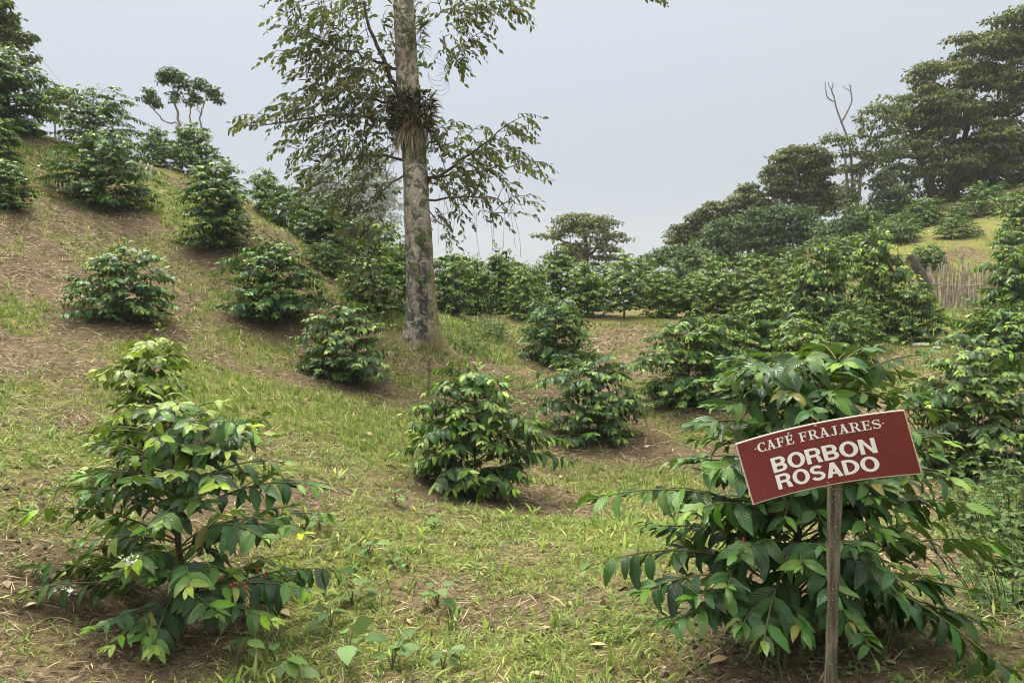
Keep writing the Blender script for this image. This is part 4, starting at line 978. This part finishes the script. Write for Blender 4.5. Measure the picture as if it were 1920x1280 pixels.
# bold sans letters drawn as outlines (stroke widths of a heavy grotesque)
def ring_poly(pts_out, pts_in):
    n = len(pts_out); V = list(pts_out) + list(pts_in); Fq = [(i, (i + 1) % n, n + (i + 1) % n, n + i) for i in range(n)]
    return V, Fq
def arc(cx, cy_, rx, ry, a0, a1, n): return [(cx + rx * math.cos(math.radians(a0 + (a1 - a0) * i / n)), cy_ + ry * math.sin(math.radians(a0 + (a1 - a0) * i / n))) for i in range(n + 1)]
def strip(o, i_): return list(o) + list(i_), [(k, k + 1, len(o) + k + 1, len(o) + k) for k in range(len(o) - 1)]
W_ = .20
def glyph(c):
    """list of (verts, faces) in a box one unit high; and the advance width"""
    def rect(x0, y0, x1, y1): return [(x0, y0), (x1, y0), (x1, y1), (x0, y1)], [(0, 1, 2, 3)]
    def bowl(x0, xr, y0, y1, t=W_ * .92):   # right half bowl from straight x0 to xr
        ry = (y1 - y0) / 2; r = min(ry, xr - x0)
        o = [(x0, y0)] + arc(xr - r, y0 + ry, r, ry, -90, 90, 12) + [(x0, y1)]
        r2 = r - W_; o2 = [(x0, y0 + t)] + arc(xr - r, y0 + ry, r2, ry - t, -90, 90, 12) + [(x0, y1 - t)]
        return strip(o, o2)
    if c == 'O':
        n = 36; return [ring_poly(arc(.41, .5, .41, .52, 0, 350, n - 1), arc(.41, .5, .41 - W_ * 1.02, .52 - W_ * .88, 0, 350, n - 1))], .82
    if c == 'D': return [rect(0, 0, W_, 1), bowl(W_, .74, 0, 1, .17)], .74
    if c == 'B': return [rect(0, 0, W_, 1), bowl(W_, .70, .0, .545, .165), bowl(W_, .67, .545 - .12, 1, .165)], .71
    if c == 'R': return [rect(0, 0, W_, 1), bowl(W_, .71, .40, 1, .165), ([(.44, .42), (.63, .44), (.735, 0), (.51, 0)], [(0, 1, 2, 3)])], .74
    if c == 'N': return [rect(0, 0, W_ * .95, 1), rect(.72 - W_ * .95, 0, .72, 1), ([(W_ * .95, 1), (W_ * .95, .66), (.72 - W_ * .95, 0), (.72 - W_ * .95, .34)], [(0, 1, 2, 3)])], .72
    if c == 'A': return [([(0, 0), (.215, 0), (.475, 1), (.275, 1)], [(0, 1, 2, 3)]), ([(.75, 0), (.535, 0), (.276, 1), (.476, 1)], [(0, 1, 2, 3)]), rect(.20, .22, .55, .38)], .75
    if c == 'S':
        cen = arc(.335, .725, .235, .195, 25, 180, 10) + arc(.335, .72, .235, .20, 190, 265, 6) + arc(.335, .29, .245, .215, 80, -5, 8) + arc(.335, .28, .245, .205, -15, -165, 12)
        cen = np.array(cen); T = np.gradient(cen, axis=0); T /= np.linalg.norm(T, axis=1)[:, None]; N = np.stack([-T[:, 1], T[:, 0]], -1) * .092
        return [strip([tuple(x) for x in cen + N], [tuple(x) for x in cen - N])], .67
    return [], .3
def bold_line(name, s, u0, u1, vt0, vb0, vt1, vb1, gap=.055):
    adv = 0; V = []; Fq = []; lay = 0
    for c in s:
        parts, wdt = glyph(c)
        for pv, pf in parts:
            o = len(V); V += [(x + adv, y, lay) for x, y in pv]; Fq += [tuple(o + i for i in f) for f in pf]; lay = (lay + 1) % 4
        adv += wdt + gap
    adv -= gap; V = np.array(V)
    q = V[:, 0] / adv; vt_ = vt0 + (vt1 - vt0) * q; vb_ = vb0 + (vb1 - vb0) * q
    P = board(u0 + q * (u1 - u0), vb_ + (vt_ - vb_) * V[:, 1], .0030) + np.array([0, -1, 0]) * V[:, 2:3] * .00012
    me = bpy.data.meshes.new(name); me.from_pydata([tuple(p) for p in P], [], Fq); me.materials.append(M['letter'])
    return obj(name, me, bo)
bold_line('lettering', 'BORBON', .178, .80, .372, .612, .362, .602)
bold_line('lettering', 'ROSADO', .178, .79, .648, .885, .645, .882)
# decorated serif line
def serif_line(s, u0, u1, v0, v1):
    t = .17; V = []; Fq = []; adv = 0; lay = 0
    def rc(x0, y0, x1, y1): return [(x0, y0), (x1, y0), (x1, y1), (x0, y1)], [(0, 1, 2, 3)]
    def ser(x0, x1, y): return rc(x0, y - .035, x1, y + .035)
    G = {}
    for c in s:
        if c == ' ': adv += .38; continue
        if c == '.': parts, wd = [(arc(.06, .5, .07, .07, 0, 330, 11), [tuple(range(12))])], .15
        elif c == 'C': parts, wd = [strip(arc(.40, .5, .40, .5, 48, 312, 20), arc(.43, .5, .23, .42, 52, 308, 20)), rc(.60, .66, .67, .98), rc(.60, .02, .67, .3)], .70
        elif c == 'A': parts, wd = [([(.06, 0), (.16, 0), (.42, 1), (.32, 1)], [(0, 1, 2, 3)]), ([(.70, 0), (.50, 0), (.30, 1), (.44, 1)], [(0, 1, 2, 3)]), rc(.18, .27, .58, .36), ser(-.04, .28, .03), ser(.42, .82, .03), ser(.2, .5, .98)], .78
        elif c in 'FEÉ':
            parts = [rc(.10, 0, .10 + t, 1), rc(.1, .92, .62, 1.0), rc(.1, .47, .5, .56), rc(.56, .72, .63, 1.0), rc(.46, .36, .53, .68), ser(-.02, .38, .03), ser(-.02, .3, .97)]
            if c != 'F': parts += [rc(.1, 0, .64, .08), rc(.58, 0, .65, .28)]
            if c == 'É': parts += [([(.28, 1.1), (.36, 1.1), (.50, 1.3), (.38, 1.3)], [(0, 1, 2, 3)])]
            wd = .68
        elif c == 'R':
            o = [(.2, .44)] + arc(.42, .72, .26, .28, -90, 90, 10) + [(.2, 1.0)]; i_ = [(.2, .52)] + arc(.42, .72, .10, .20, -90, 90, 10) + [(.2, .92)]
            parts, wd = [rc(.10, 0, .10 + t, 1), strip(o, i_), ([(.34, .48), (.52, .48), (.80, 0), (.58, 0)], [(0, 1, 2, 3)]), ser(-.02, .38, .03), ser(.54, .88, .03), ser(-.02, .25, .97)], .82
        elif c == 'J': parts, wd = [rc(.30, .18, .30 + t, 1), strip(arc(.24, .2, .23, .24, 0, -170, 12), arc(.22, .22, .10, .17, 0, -170, 12)), ser(.18, .60, .97)], .60
        elif c == 'S':
            cen = np.array(arc(.33, .73, .23, .2, 30, 185, 10) + arc(.33, .74, .23, .22, 195, 265, 5) + arc(.33, .28, .24, .22, 80, -5, 8) + arc(.33, .27, .24, .21, -15, -165, 12))
            T = np.gradient(cen, axis=0); T /= np.linalg.norm(T, axis=1)[:, None]; wdn = .05 + .05 * np.exp(-((np.arange(len(cen)) - 17) / 7.0) ** 2)
            N = np.stack([-T[:, 1], T[:, 0]], -1) * wdn[:, None]
            parts, wd = [strip([tuple(x) for x in cen + N], [tuple(x) for x in cen - N]), rc(.52, .7, .59, .98), rc(.06, .02, .13, .3)], .66
        for pv, pf in parts:
            o = len(V); V += [(x + adv, y, lay) for x, y in pv]; Fq += [tuple(o + i for i in f) for f in pf]; lay = (lay + 1) % 5
        adv += wd + .07
    V = np.array(V); q = V[:, 0] / (adv - .07)
    bowv = -.055 * 4 * q * (1 - q)
    P = board(u0 + q * (u1 - u0), v1 + (v0 - v1) * V[:, 1], .0030) + np.array([0, -1, 0]) * V[:, 2:3] * .00012
    me = bpy.data.meshes.new('lettering'); me.from_pydata([tuple(p) for p in P], [], Fq); me.materials.append(M['letter'])
    return obj('lettering', me, bo)
serif_line('.CAFÉ FRAJARES.', .105, .875, .09, .235)
_v, _f = uv_ball(.0058, 10, 5, .55); scm = mesh_np('screw', _v, [_f], mat=M['screw'])
for u, v in ((.497, .04), (.475, .95)): obj('screw', scm, bo, board(u, v, .003))
# post: a squarish weathered pole
top_z = at(1560, 800, SY + .06)[2] - gzp; n = 26; V = []
for i in range(n + 1):
    z = -.25 + (top_z + .25) * i / n; r = .0170 + .002 * math.sin(z * 9) + .0012 * math.sin(z * 31)
    for j in range(16):
        a = 2 * math.pi * j / 16; sq = 1 / max(abs(math.cos(a)), abs(math.sin(a))) ** .55
        rj = r * sq * (1 + .05 * math.sin(j * 2.7 + z * 5) + .03 * rng.normal())
        V.append((rj * math.cos(a) + .004 * math.sin(z * 3), rj * math.sin(a), z))
Fq = [(i * 16 + j, i * 16 + (j + 1) % 16, (i + 1) * 16 + (j + 1) % 16, (i + 1) * 16 + j) for i in range(n) for j in range(16)]
obj('post', mesh_np('post', V, [Fq, [list(range(n * 16, n * 16 + 16))]], mat=M['post']), sroot)

# ------------------------------------------------------------------ stake fence, leaning trunk, logs
rng = np.random.default_rng(19)
fb = on(1780, 578, 22); froot = thing('stake_fence', 'rustic fence of upright grey branches at the foot of the grassy hill', 'fence', fb)
for k in range(44):
    px = 1737 + k * 3.1 + rng.normal(0, 2.4); Y = 21.8 + .4 * rng.random() + k * .02; b = on(px, 578, Y)
    topy = 488 + 34 * rng.random() - (10 if k % 9 == 4 else 0) + (6 if k < 6 else 0)
    t = at(px + rng.normal(0, 7), topy, Y + rng.normal(0, .1)); st = Tubes()
    P = bez(b - [0, 0, .1], (b + t) / 2 + rng.normal(0, .035, 3), t, 7) - fb; st.add(P, np.linspace(.034, .022, 7) * rng.uniform(.5, 1.25), 6)
    if rng.random() < .4: st.add([P[4], P[4] + (P[6] - P[4]) * .9 + [rng.normal(0, .12), 0, 0]], [.025, .016], 5)
    obj('stake', st.mesh('stake', M['deadwood']), froot)
rail = Tubes(); rail.add([on(1738, 578, 21.9) + [0, 0, .75] - fb, on(1805, 578, 22.2) + [0, 0, .7] - fb, on(1872, 578, 22.6) + [0, 0, .72] - fb], [.012, .012, .012], 6); obj('rail', rail.mesh('rail', M['deadwood']), froot)
b = on(1742, 570, 21.2); root = thing('leaning_trunk', 'dark mossy old trunk leaning left at the end of the stake fence', 'tree trunk', b); st = Tubes()
st.add(np.array([b - [0, 0, .1], at(1738, 540, 21.2), at(1726, 512, 21.3), at(1705, 480, 21.4)]) - b, [.17, .15, .14, .11], 10); obj('trunk', st.mesh('trunk', M['limb']), root)
for (x0, y0, x1, y1, Y, r, lab) in [(1712,622,1742,631,16.5,.055,'pale cut log lying left of the path below the fence'),(1752,633,1764,637,16,.045,'short pale log end beside the longer pale log')]:
    a, c = on(x0, y0, Y), on(x1, y1, Y - .2); root = thing('log', lab, 'log', a); st = Tubes(); m_ = (a + c) / 2
    q = np.array([a, a * .6 + c * .4, a * .3 + c * .7, c]) + [0, 0, r * .5]; q = q - a; ends = np.concatenate([q[:1], q, q[-1:]]); st.add(ends, [.001, r, r * 1.05, r, r * .95, .001], 10); obj('wood', st.mesh('wood', M['palelog']), root)

# fallen sticks
for (x0, y0, x1, y1, Y0, Y1, lab) in [(805,668,803,745,12.6,10.2,'long dry stick lying down the slope below the big trunk'),(560,712,640,716,10.6,10.6,'dead branch lying at the foot of the shrub before the trunk'),(470,1105,520,1120,4.2,4.1,'dry twig under the front left shrub')]:
    P = np.array([on(x0 + (x1 - x0) * s, y0 + (y1 - y0) * s, Y0 + (Y1 - Y0) * s) + [0, 0, .02 + .05 * math.sin(s * 3.1)] for s in np.linspace(0, 1, 7)])
    root = thing('fallen_stick', lab, 'stick', P[0]); st = Tubes(); st.add(P - P[0], np.linspace(.012, .006, 7), 5); obj('wood', st.mesh('wood', M['straw']), root)

# wires at the top left
for i, (x0, y0, x1, y1, lab) in enumerate([(-40,-60,124,168,'upper thin overhead wire at the top left'),(-60,-10,96,160,'lower thin overhead wire at the top left')]):
    a, c = at(x0, y0, 24), at(x1, y1, 34); st = Tubes(); st.add(bez(a, (a + c) / 2 - [0, 0, .3], c, 12), .006, 4)
    o = obj('overhead_wire', st.mesh('overhead_wire', M['wire'])); o['label'] = lab; o['category'] = 'wire'; o['group'] = 'overhead wires'

# ------------------------------------------------------------------ weeds, grass, straw, fallen leaves
WEEDS = [(660,1140,4.25,.16,'broad-leaved weed with an upright leaf right of the front left shrub'),(620,1175,3.95,.15,'broad-leaved weed low beside the front left shrub'),(650,1255,3.4,.2,'large broad-leaved weed at the bottom edge left of centre'),
 (735,1262,3.35,.17,'broad-leaved weed with one big round leaf at the bottom edge'),(440,1240,3.5,.16,'broad-leaved weed below the front left shrub'),(530,1262,3.35,.17,'narrow upright weed at the bottom edge under the front left shrub'),(820,1155,4.1,.14,'single tall round weed leaf in the lower centre'),
 (765,1055,4.75,.12,'small round-leaved weed in the middle of the bare ground'),(690,1050,4.85,.16,'flat spreading weed left of the small round-leaved one'),(600,1005,5.2,.15,'leafy weed at the right skirt of the front left shrub'),(740,935,6.0,.14,'weed sprout left of the centre shrub foot'),
 (815,955,5.7,.12,'weed sprout in front of the centre shrub'),(830,1275,3.25,.13,'weed at the bottom edge right of the big round leaf'),(1780,625,16,.3,'broad-leaved weed by the pale log'),(1695,630,16.6,.3,'weed patch left of the pale log')]
def weed(b, size, label, seed, n=7, cat='weed', grp='broad-leaved weeds in the grass', tall=.0):
    rng = np.random.default_rng(seed); root = thing('weed', label, cat, b, grp); st = Tubes(); ar = []
    for k in range(n):
        a = rng.random() * 6.28; h = size * rng.uniform(.35, .9) * (1 + tall); q = np.array([math.cos(a) * size * .5 * rng.random(), math.sin(a) * size * .5 * rng.random(), h])
        st.add(bez(np.zeros(3), q * [.3, .3, .7], q, 5), .0025, 4)
        l = Leaves(); l.add(q, [math.cos(a), math.sin(a), rng.uniform(-.2, .5)], np.array([0, 0, 1.0]) + rng.normal(0, .3, 3), size * rng.uniform(.45, .8), rng.uniform(.3, .8), rng.uniform(.8, 1.15))
        P, Mx, A = l.arrays(); o = obj('leaf', single_leaf(BROAD, 'broad', int(rng.integers(0, 2)), A[0], M['weed']), root); o.matrix_basis = Matrix([[*Mx[0][r], P[0][r]] for r in range(3)] + [[0, 0, 0, 1]])
    obj('stems', st.mesh('stems', M['twig']), root)
for i, (px, py, Y, s, lab) in enumerate(WEEDS): weed(on(px, py, Y), s, lab, 900 + i)

def herb(b, H, R, label, seed, nst, leafL, mat, grp='herbs at the right edge'):
    rng = np.random.default_rng(seed); root = thing('leafy_herb', label, 'weed', b, grp); st = Tubes(); lv = Leaves()
    for k in range(nst):
        a = rng.random() * 6.28; r = R * rng.random() ** .6; h = H * rng.uniform(.5, 1.05)
        p0 = np.array([math.cos(a) * r * .5, math.sin(a) * r * .5, -.02]); p2 = np.array([math.cos(a) * r, math.sin(a) * r, h]); P = bez(p0, p0 * .6 + p2 * .4 + [0, 0, h * .2], p2, 7); st.add(P, np.linspace(.004, .002, 7), 4)
        for s in np.arange(.2, 1.01, .05 / max(h, .1) * 1.0):
            p = P[min(int(s * 6), 6)]; az = rng.random() * 6.28
            for f in (0, math.pi):
                d = np.array([math.cos(az + f), math.sin(az + f), rng.uniform(-.3, .35)]); lv.add(p, d, np.array([0, 0, 1.0]) + rng.normal(0, .3, 3), leafL * rng.uniform(.6, 1.2) * (1.1 - .4 * s), .15 + .5 * s * rng.random() + .15 * rng.random(), 1.15)
    f = obj('foliage', leaf_mesh('foliage', lv.arrays(), TREELEAF, mat, rng), root); f['kind'] = 'stuff'
    obj('stems', st.mesh('stems', M['twig']), root)
herb(on(1900,1020,5.4), .72, .5, 'leafy green herb at the right frame edge beside the sign shrub', 31, 70, .085, M['weed'])
herb(on(1905,1140,4.4), .5, .45, 'leafy green herb below the other at the right frame edge', 32, 70, .075, M['weed'])
herb(on(1840,980,6.2), .4, .4, 'low leafy herb between the sign shrub and the large right shrub', 33, 50, .075, M['weed'])
herb(on(1900,1265,3.6), .3, .35, 'lowest leafy herb in the bottom right corner', 39, 40, .06, M['weed'])
herb(on(1455,1275,3.0), .24, .16, 'fine yellow-green herb at the foot of the sign post, left side', 34, 14, .028, M['weed'], 'herbs by the sign')
herb(on(1640,1250,3.0), .2, .2, 'fine low herb at the foot of the sign post, right side', 35, 12, .03, M['weed'], 'herbs by the sign')
herb(on(870,640,14.2), .5, .8, 'tangled undergrowth on the bank right of the big trunk', 36, 60, .08, M['weed'], 'undergrowth by the trunk')
herb(on(920,620,16.5), .6, .8, 'tangled undergrowth farther right behind the bank by the trunk', 37, 50, .09, M['weed'], 'undergrowth by the trunk')
herb(on(1850,600,20), .5, .8, 'brown-green scrub leaning on the right of the stake fence', 38, 50, .08, M['shade_leaf'], 'scrub by the fence')

def scatter(n, seed, ymin=2.4, ymax=19, p=1.15):
    """random ground points in the wedge the photo covers and a little beside it, denser near by"""
    rng = np.random.default_rng(seed); u = rng.random(n); e = 2 - p
    y = (ymin ** e + u * (ymax ** e - ymin ** e)) ** (1 / e)
    x = (rng.random(n) * 2 - 1) * (.80 * y + .4)
    return rng, x, y
def lay(name, label, mat, tmpl, rng, x, y, D, N, L, A, W, lift=0.0, **kw):
    x, y, D, N, L, A, W = [np.asarray(q) for q in (x, y, D, N, L, A, W)]
    P = np.stack([x, y, ground(x, y) + lift], -1); far = kw.get('far')
    sets = [(np.ones(len(x), bool), tmpl, '')] if far is None else [(y < kw['ycut'], tmpl, ''), (y >= kw['ycut'], far, ' farther up the slope')]
    for sel, tm, sfx in sets:
        lv = Leaves(); lv.extend(P[sel], D[sel], N[sel], L[sel], A[sel], W[sel])
        o = obj(name, leaf_mesh(name, lv.arrays(), tm, mat, rng)); o['kind'] = 'stuff'; o['label'] = label + sfx; o['category'] = name.replace('_', ' ')
def gnorm(x, y):
    h = .05; z = ground(x, y); return norm(np.stack([-(ground(x + h, y) - z) / h, -(ground(x, y + h) - z) / h, np.ones_like(z)], -1))

# grass in tufts
rng, x, y = scatter(90000, 41)
keep = rng.random(len(x)) < np.clip((grass_mask(x, y) - .75 * soil_mask(x, y)) * 1.35 + .04, 0, 1) ** 1.3; x, y = x[keep], y[keep]
nb = 5; X = np.repeat(x, nb) + rng.normal(0, .014, len(x) * nb); Yy = np.repeat(y, nb) + rng.normal(0, .014, len(x) * nb)
m_ = len(X); az = rng.random(m_) * 6.283; tilt = rng.uniform(.2, 1.3, m_); sz = np.repeat(rng.uniform(.5, 1.2, len(x)) * (1 + .9 * (rng.random(len(x)) < .06)), nb)
D = np.stack([np.cos(az) * tilt, np.sin(az) * tilt, np.ones(m_)], -1); N = np.stack([-np.cos(az), -np.sin(az), tilt], -1)
Lg = rng.uniform(.022, .070, m_) * sz * (1 + .02 * Yy); Ag = np.clip(np.repeat(rng.random(len(x)) * .6 + .1, nb) + rng.normal(0, .18, m_), 0, 1)
lay('grass', 'short sparse green grass growing between the coffee shrubs', M['grass'], BLADE, rng, X, Yy, D, N, Lg, Ag, np.clip(.8 + Yy * .11, 1, 2.6), far=BLADE1, ycut=7.5)
# small creeping broadleaf cover
rng, x, y = scatter(26000, 43, p=1.3)
keep = rng.random(len(x)) < np.clip(fbm(x * 1.7, y * 1.7, 91, 3) * 2.4 - 1.0, .03, 1); x, y = x[keep], y[keep]; nb = 4
X = np.repeat(x, nb) + rng.normal(0, .02, len(x) * nb); Yy = np.repeat(y, nb) + rng.normal(0, .02, len(x) * nb); m_ = len(X); az = rng.random(m_) * 6.28
D = np.stack([np.cos(az), np.sin(az), rng.uniform(-.1, .5, m_)], -1); N = np.array([0, 0, 1.0]) + rng.normal(0, .3, (m_, 3))
lay('ground_cover', 'tiny-leaved green ground cover creeping over the soil', M['weed'], TINY, rng, X, Yy, D, N, rng.uniform(.012, .032, m_) * (1 + .03 * Yy), rng.random(m_) * .8, np.full(m_, 1.1), .012)
# cut straw
rng, x, y = scatter(300000, 47, p=1.05)
keep = rng.random(len(x)) < np.clip(1.05 - grass_mask(x, y) * .75, .15, 1) * np.clip(fbm(x * 1.1, y * 1.1, 63, 3) * 2.2 - .35, .12, 1); x, y = x[keep], y[keep]; m_ = len(x)
az = rng.random(m_) * 6.283; gn = gnorm(x, y); D = np.stack([np.cos(az), np.sin(az), np.zeros(m_)], -1); D = D - (D * gn).sum(1)[:, None] * gn + gn * rng.uniform(-.05, .28, m_)[:, None]
lay('straw', 'dry brown mown straw lying on the ground', M['straw'], STRAW, rng, x, y, D, gn + rng.normal(0, .3, (m_, 3)), rng.uniform(.035, .13, m_) * (1 + .03 * y), rng.random(m_) ** 1.6, np.clip(.35 + y * .13, .6, 2.8), .008, far=STRAW1, ycut=6.0)
# leaf litter
rng, x, y = scatter(1500, 51, p=1.0); m_ = len(x); az = rng.random(m_) * 6.283; gn = gnorm(x, y)
lay('leaf_litter', 'scattered dry brown and yellowish fallen leaves', M['straw'], TREELEAF, rng, x, y, np.stack([np.cos(az), np.sin(az), rng.uniform(-.1, .3, m_)], -1), gn + rng.normal(0, .3, (m_, 3)), rng.uniform(.03, .10, m_) , .9 * rng.random(m_) ** 1.3, np.ones(m_), .012)
# crumbs and clods of earth
rng, x, y = scatter(9000, 57, ymax=13, p=1.2); sm = soil_mask(x, y); keep = rng.random(len(x)) < .12 + .8 * sm; x, y = x[keep], y[keep]; m_ = len(x)
octv = np.array([(1, 0, 0), (0, 1, 0), (-1, 0, 0), (0, -1, 0), (0, 0, 1), (0, 0, -.6)], float); octf = np.array([(0, 1, 4), (1, 2, 4), (2, 3, 4), (3, 0, 4), (1, 0, 5), (2, 1, 5), (3, 2, 5), (0, 3, 5)])
sz = rng.uniform(.005, .02, m_) * (1 + .6 * (rng.random(m_) < .1)); jit = rng.uniform(.6, 1.3, (m_, 6, 1)); az = rng.random(m_) * 6.28; ca, sa = np.cos(az), np.sin(az)
Vc = octv[None] * jit * sz[:, None, None]; Vc = np.stack([Vc[..., 0] * ca[:, None] - Vc[..., 1] * sa[:, None], Vc[..., 0] * sa[:, None] + Vc[..., 1] * ca[:, None], Vc[..., 2]], -1) + np.stack([x, y, ground(x, y) + sz * .3], -1)[:, None]
M['clod'] = bark_simple('earth_clod', (.07, .046, .03), (.14, .095, .06), (.19, .135, .085), 40)
o = obj('earth_crumbs', mesh_np('earth_crumbs', Vc.reshape(-1, 3), [(octf[None] + (np.arange(m_) * 6)[:, None, None]).reshape(-1, 3)], smooth=False, mat=M['clod'])); o['kind'] = 'stuff'; o['label'] = 'small brown crumbs and clods of bare earth'; o['category'] = 'soil'
# taller grass on the bank by the trunk and under the fence
lv = Leaves(); rng = np.random.default_rng(53)
n = 9000; X = rng.uniform(12, 27, n); Yy = rng.uniform(23, 38, n); kp = rng.random(n) < np.clip(fbm(X * .7, Yy * .7, 5, 3) * 2.2 - .55, .06, 1); X, Yy = X[kp], Yy[kp]; n = len(X); az = rng.random(n) * 6.28; t = rng.uniform(.3, 1.4, n)
lv.extend(np.stack([X, Yy, ground(X, Yy)], -1), np.stack([np.cos(az) * t, np.sin(az) * t, np.ones(n)], -1), np.stack([-np.cos(az), -np.sin(az), t], -1), rng.uniform(.08, .24, n), rng.random(n) * .9, np.full(n, 2.2))
for (px, py, Y, r, n, h) in [(860,645,14.2,1.0,420,.3),(920,615,16.8,1.4,420,.35),(1790,585,20.5,1.3,1000,.34),(720,640,14.4,.7,500,.3),(780,655,13.1,.7,600,.16),(815,650,13.4,.5,300,.22),(1290,650,14,1.2,250,.15),(560,600,13,.8,200,.15)]:
    c = on(px, py, Y); a = rng.random(n) * 6.28; q = r * np.sqrt(rng.random(n)); X = c[0] + q * np.cos(a); Yy = c[1] + q * np.sin(a); Z = ground(X, Yy)
    az = rng.random(n) * 6.28; t = rng.uniform(.1, .9, n)
    lv.extend(np.stack([X, Yy, Z], -1), np.stack([np.cos(az) * t, np.sin(az) * t, np.ones(n)], -1), np.stack([-np.cos(az), -np.sin(az), t], -1), h * rng.uniform(.4, 1.1, n), rng.random(n) * .8, np.full(n, .8))
o = obj('tall_grass', leaf_mesh('tall_grass', lv.arrays(), BLADE, M['grass'], rng)); o['kind'] = 'stuff'; o['label'] = 'longer rough grass by the trunk, the stake fence and on the right hill'; o['category'] = 'grass'

# ------------------------------------------------------------------ haze: one closed box of even, thin fog
hz = NT('thin_fog'); pv = hz.n('ShaderNodeVolumePrincipled'); pv.inputs['Color'].default_value = (.95, .97, .99, 1); pv.inputs['Density'].default_value = .0006; pv.inputs['Anisotropy'].default_value = .1
hz.l(pv.outputs[0], hz.out.inputs['Volume'])
zlo = float(GZ.min()) - 1.0; ex = float(max(abs(gx).max(), abs(gy).max())) + 2; zhi = 26.0
V = [(sx * ex, sy * ex, z) for z in (zlo, zhi) for sx, sy in ((-1, -1), (1, -1), (1, 1), (-1, 1))]
hm = mesh_np('haze', V, [[(0, 3, 2, 1), (4, 5, 6, 7), (0, 1, 5, 4), (1, 2, 6, 5), (2, 3, 7, 6), (3, 0, 4, 7)]], smooth=False, mat=hz.m)
obj('haze', hm, kind='stuff')
print('TRIS', sum(len(o.data.polygons) for o in scene.objects if o.type == 'MESH'), 'OBJS', len(scene.objects))
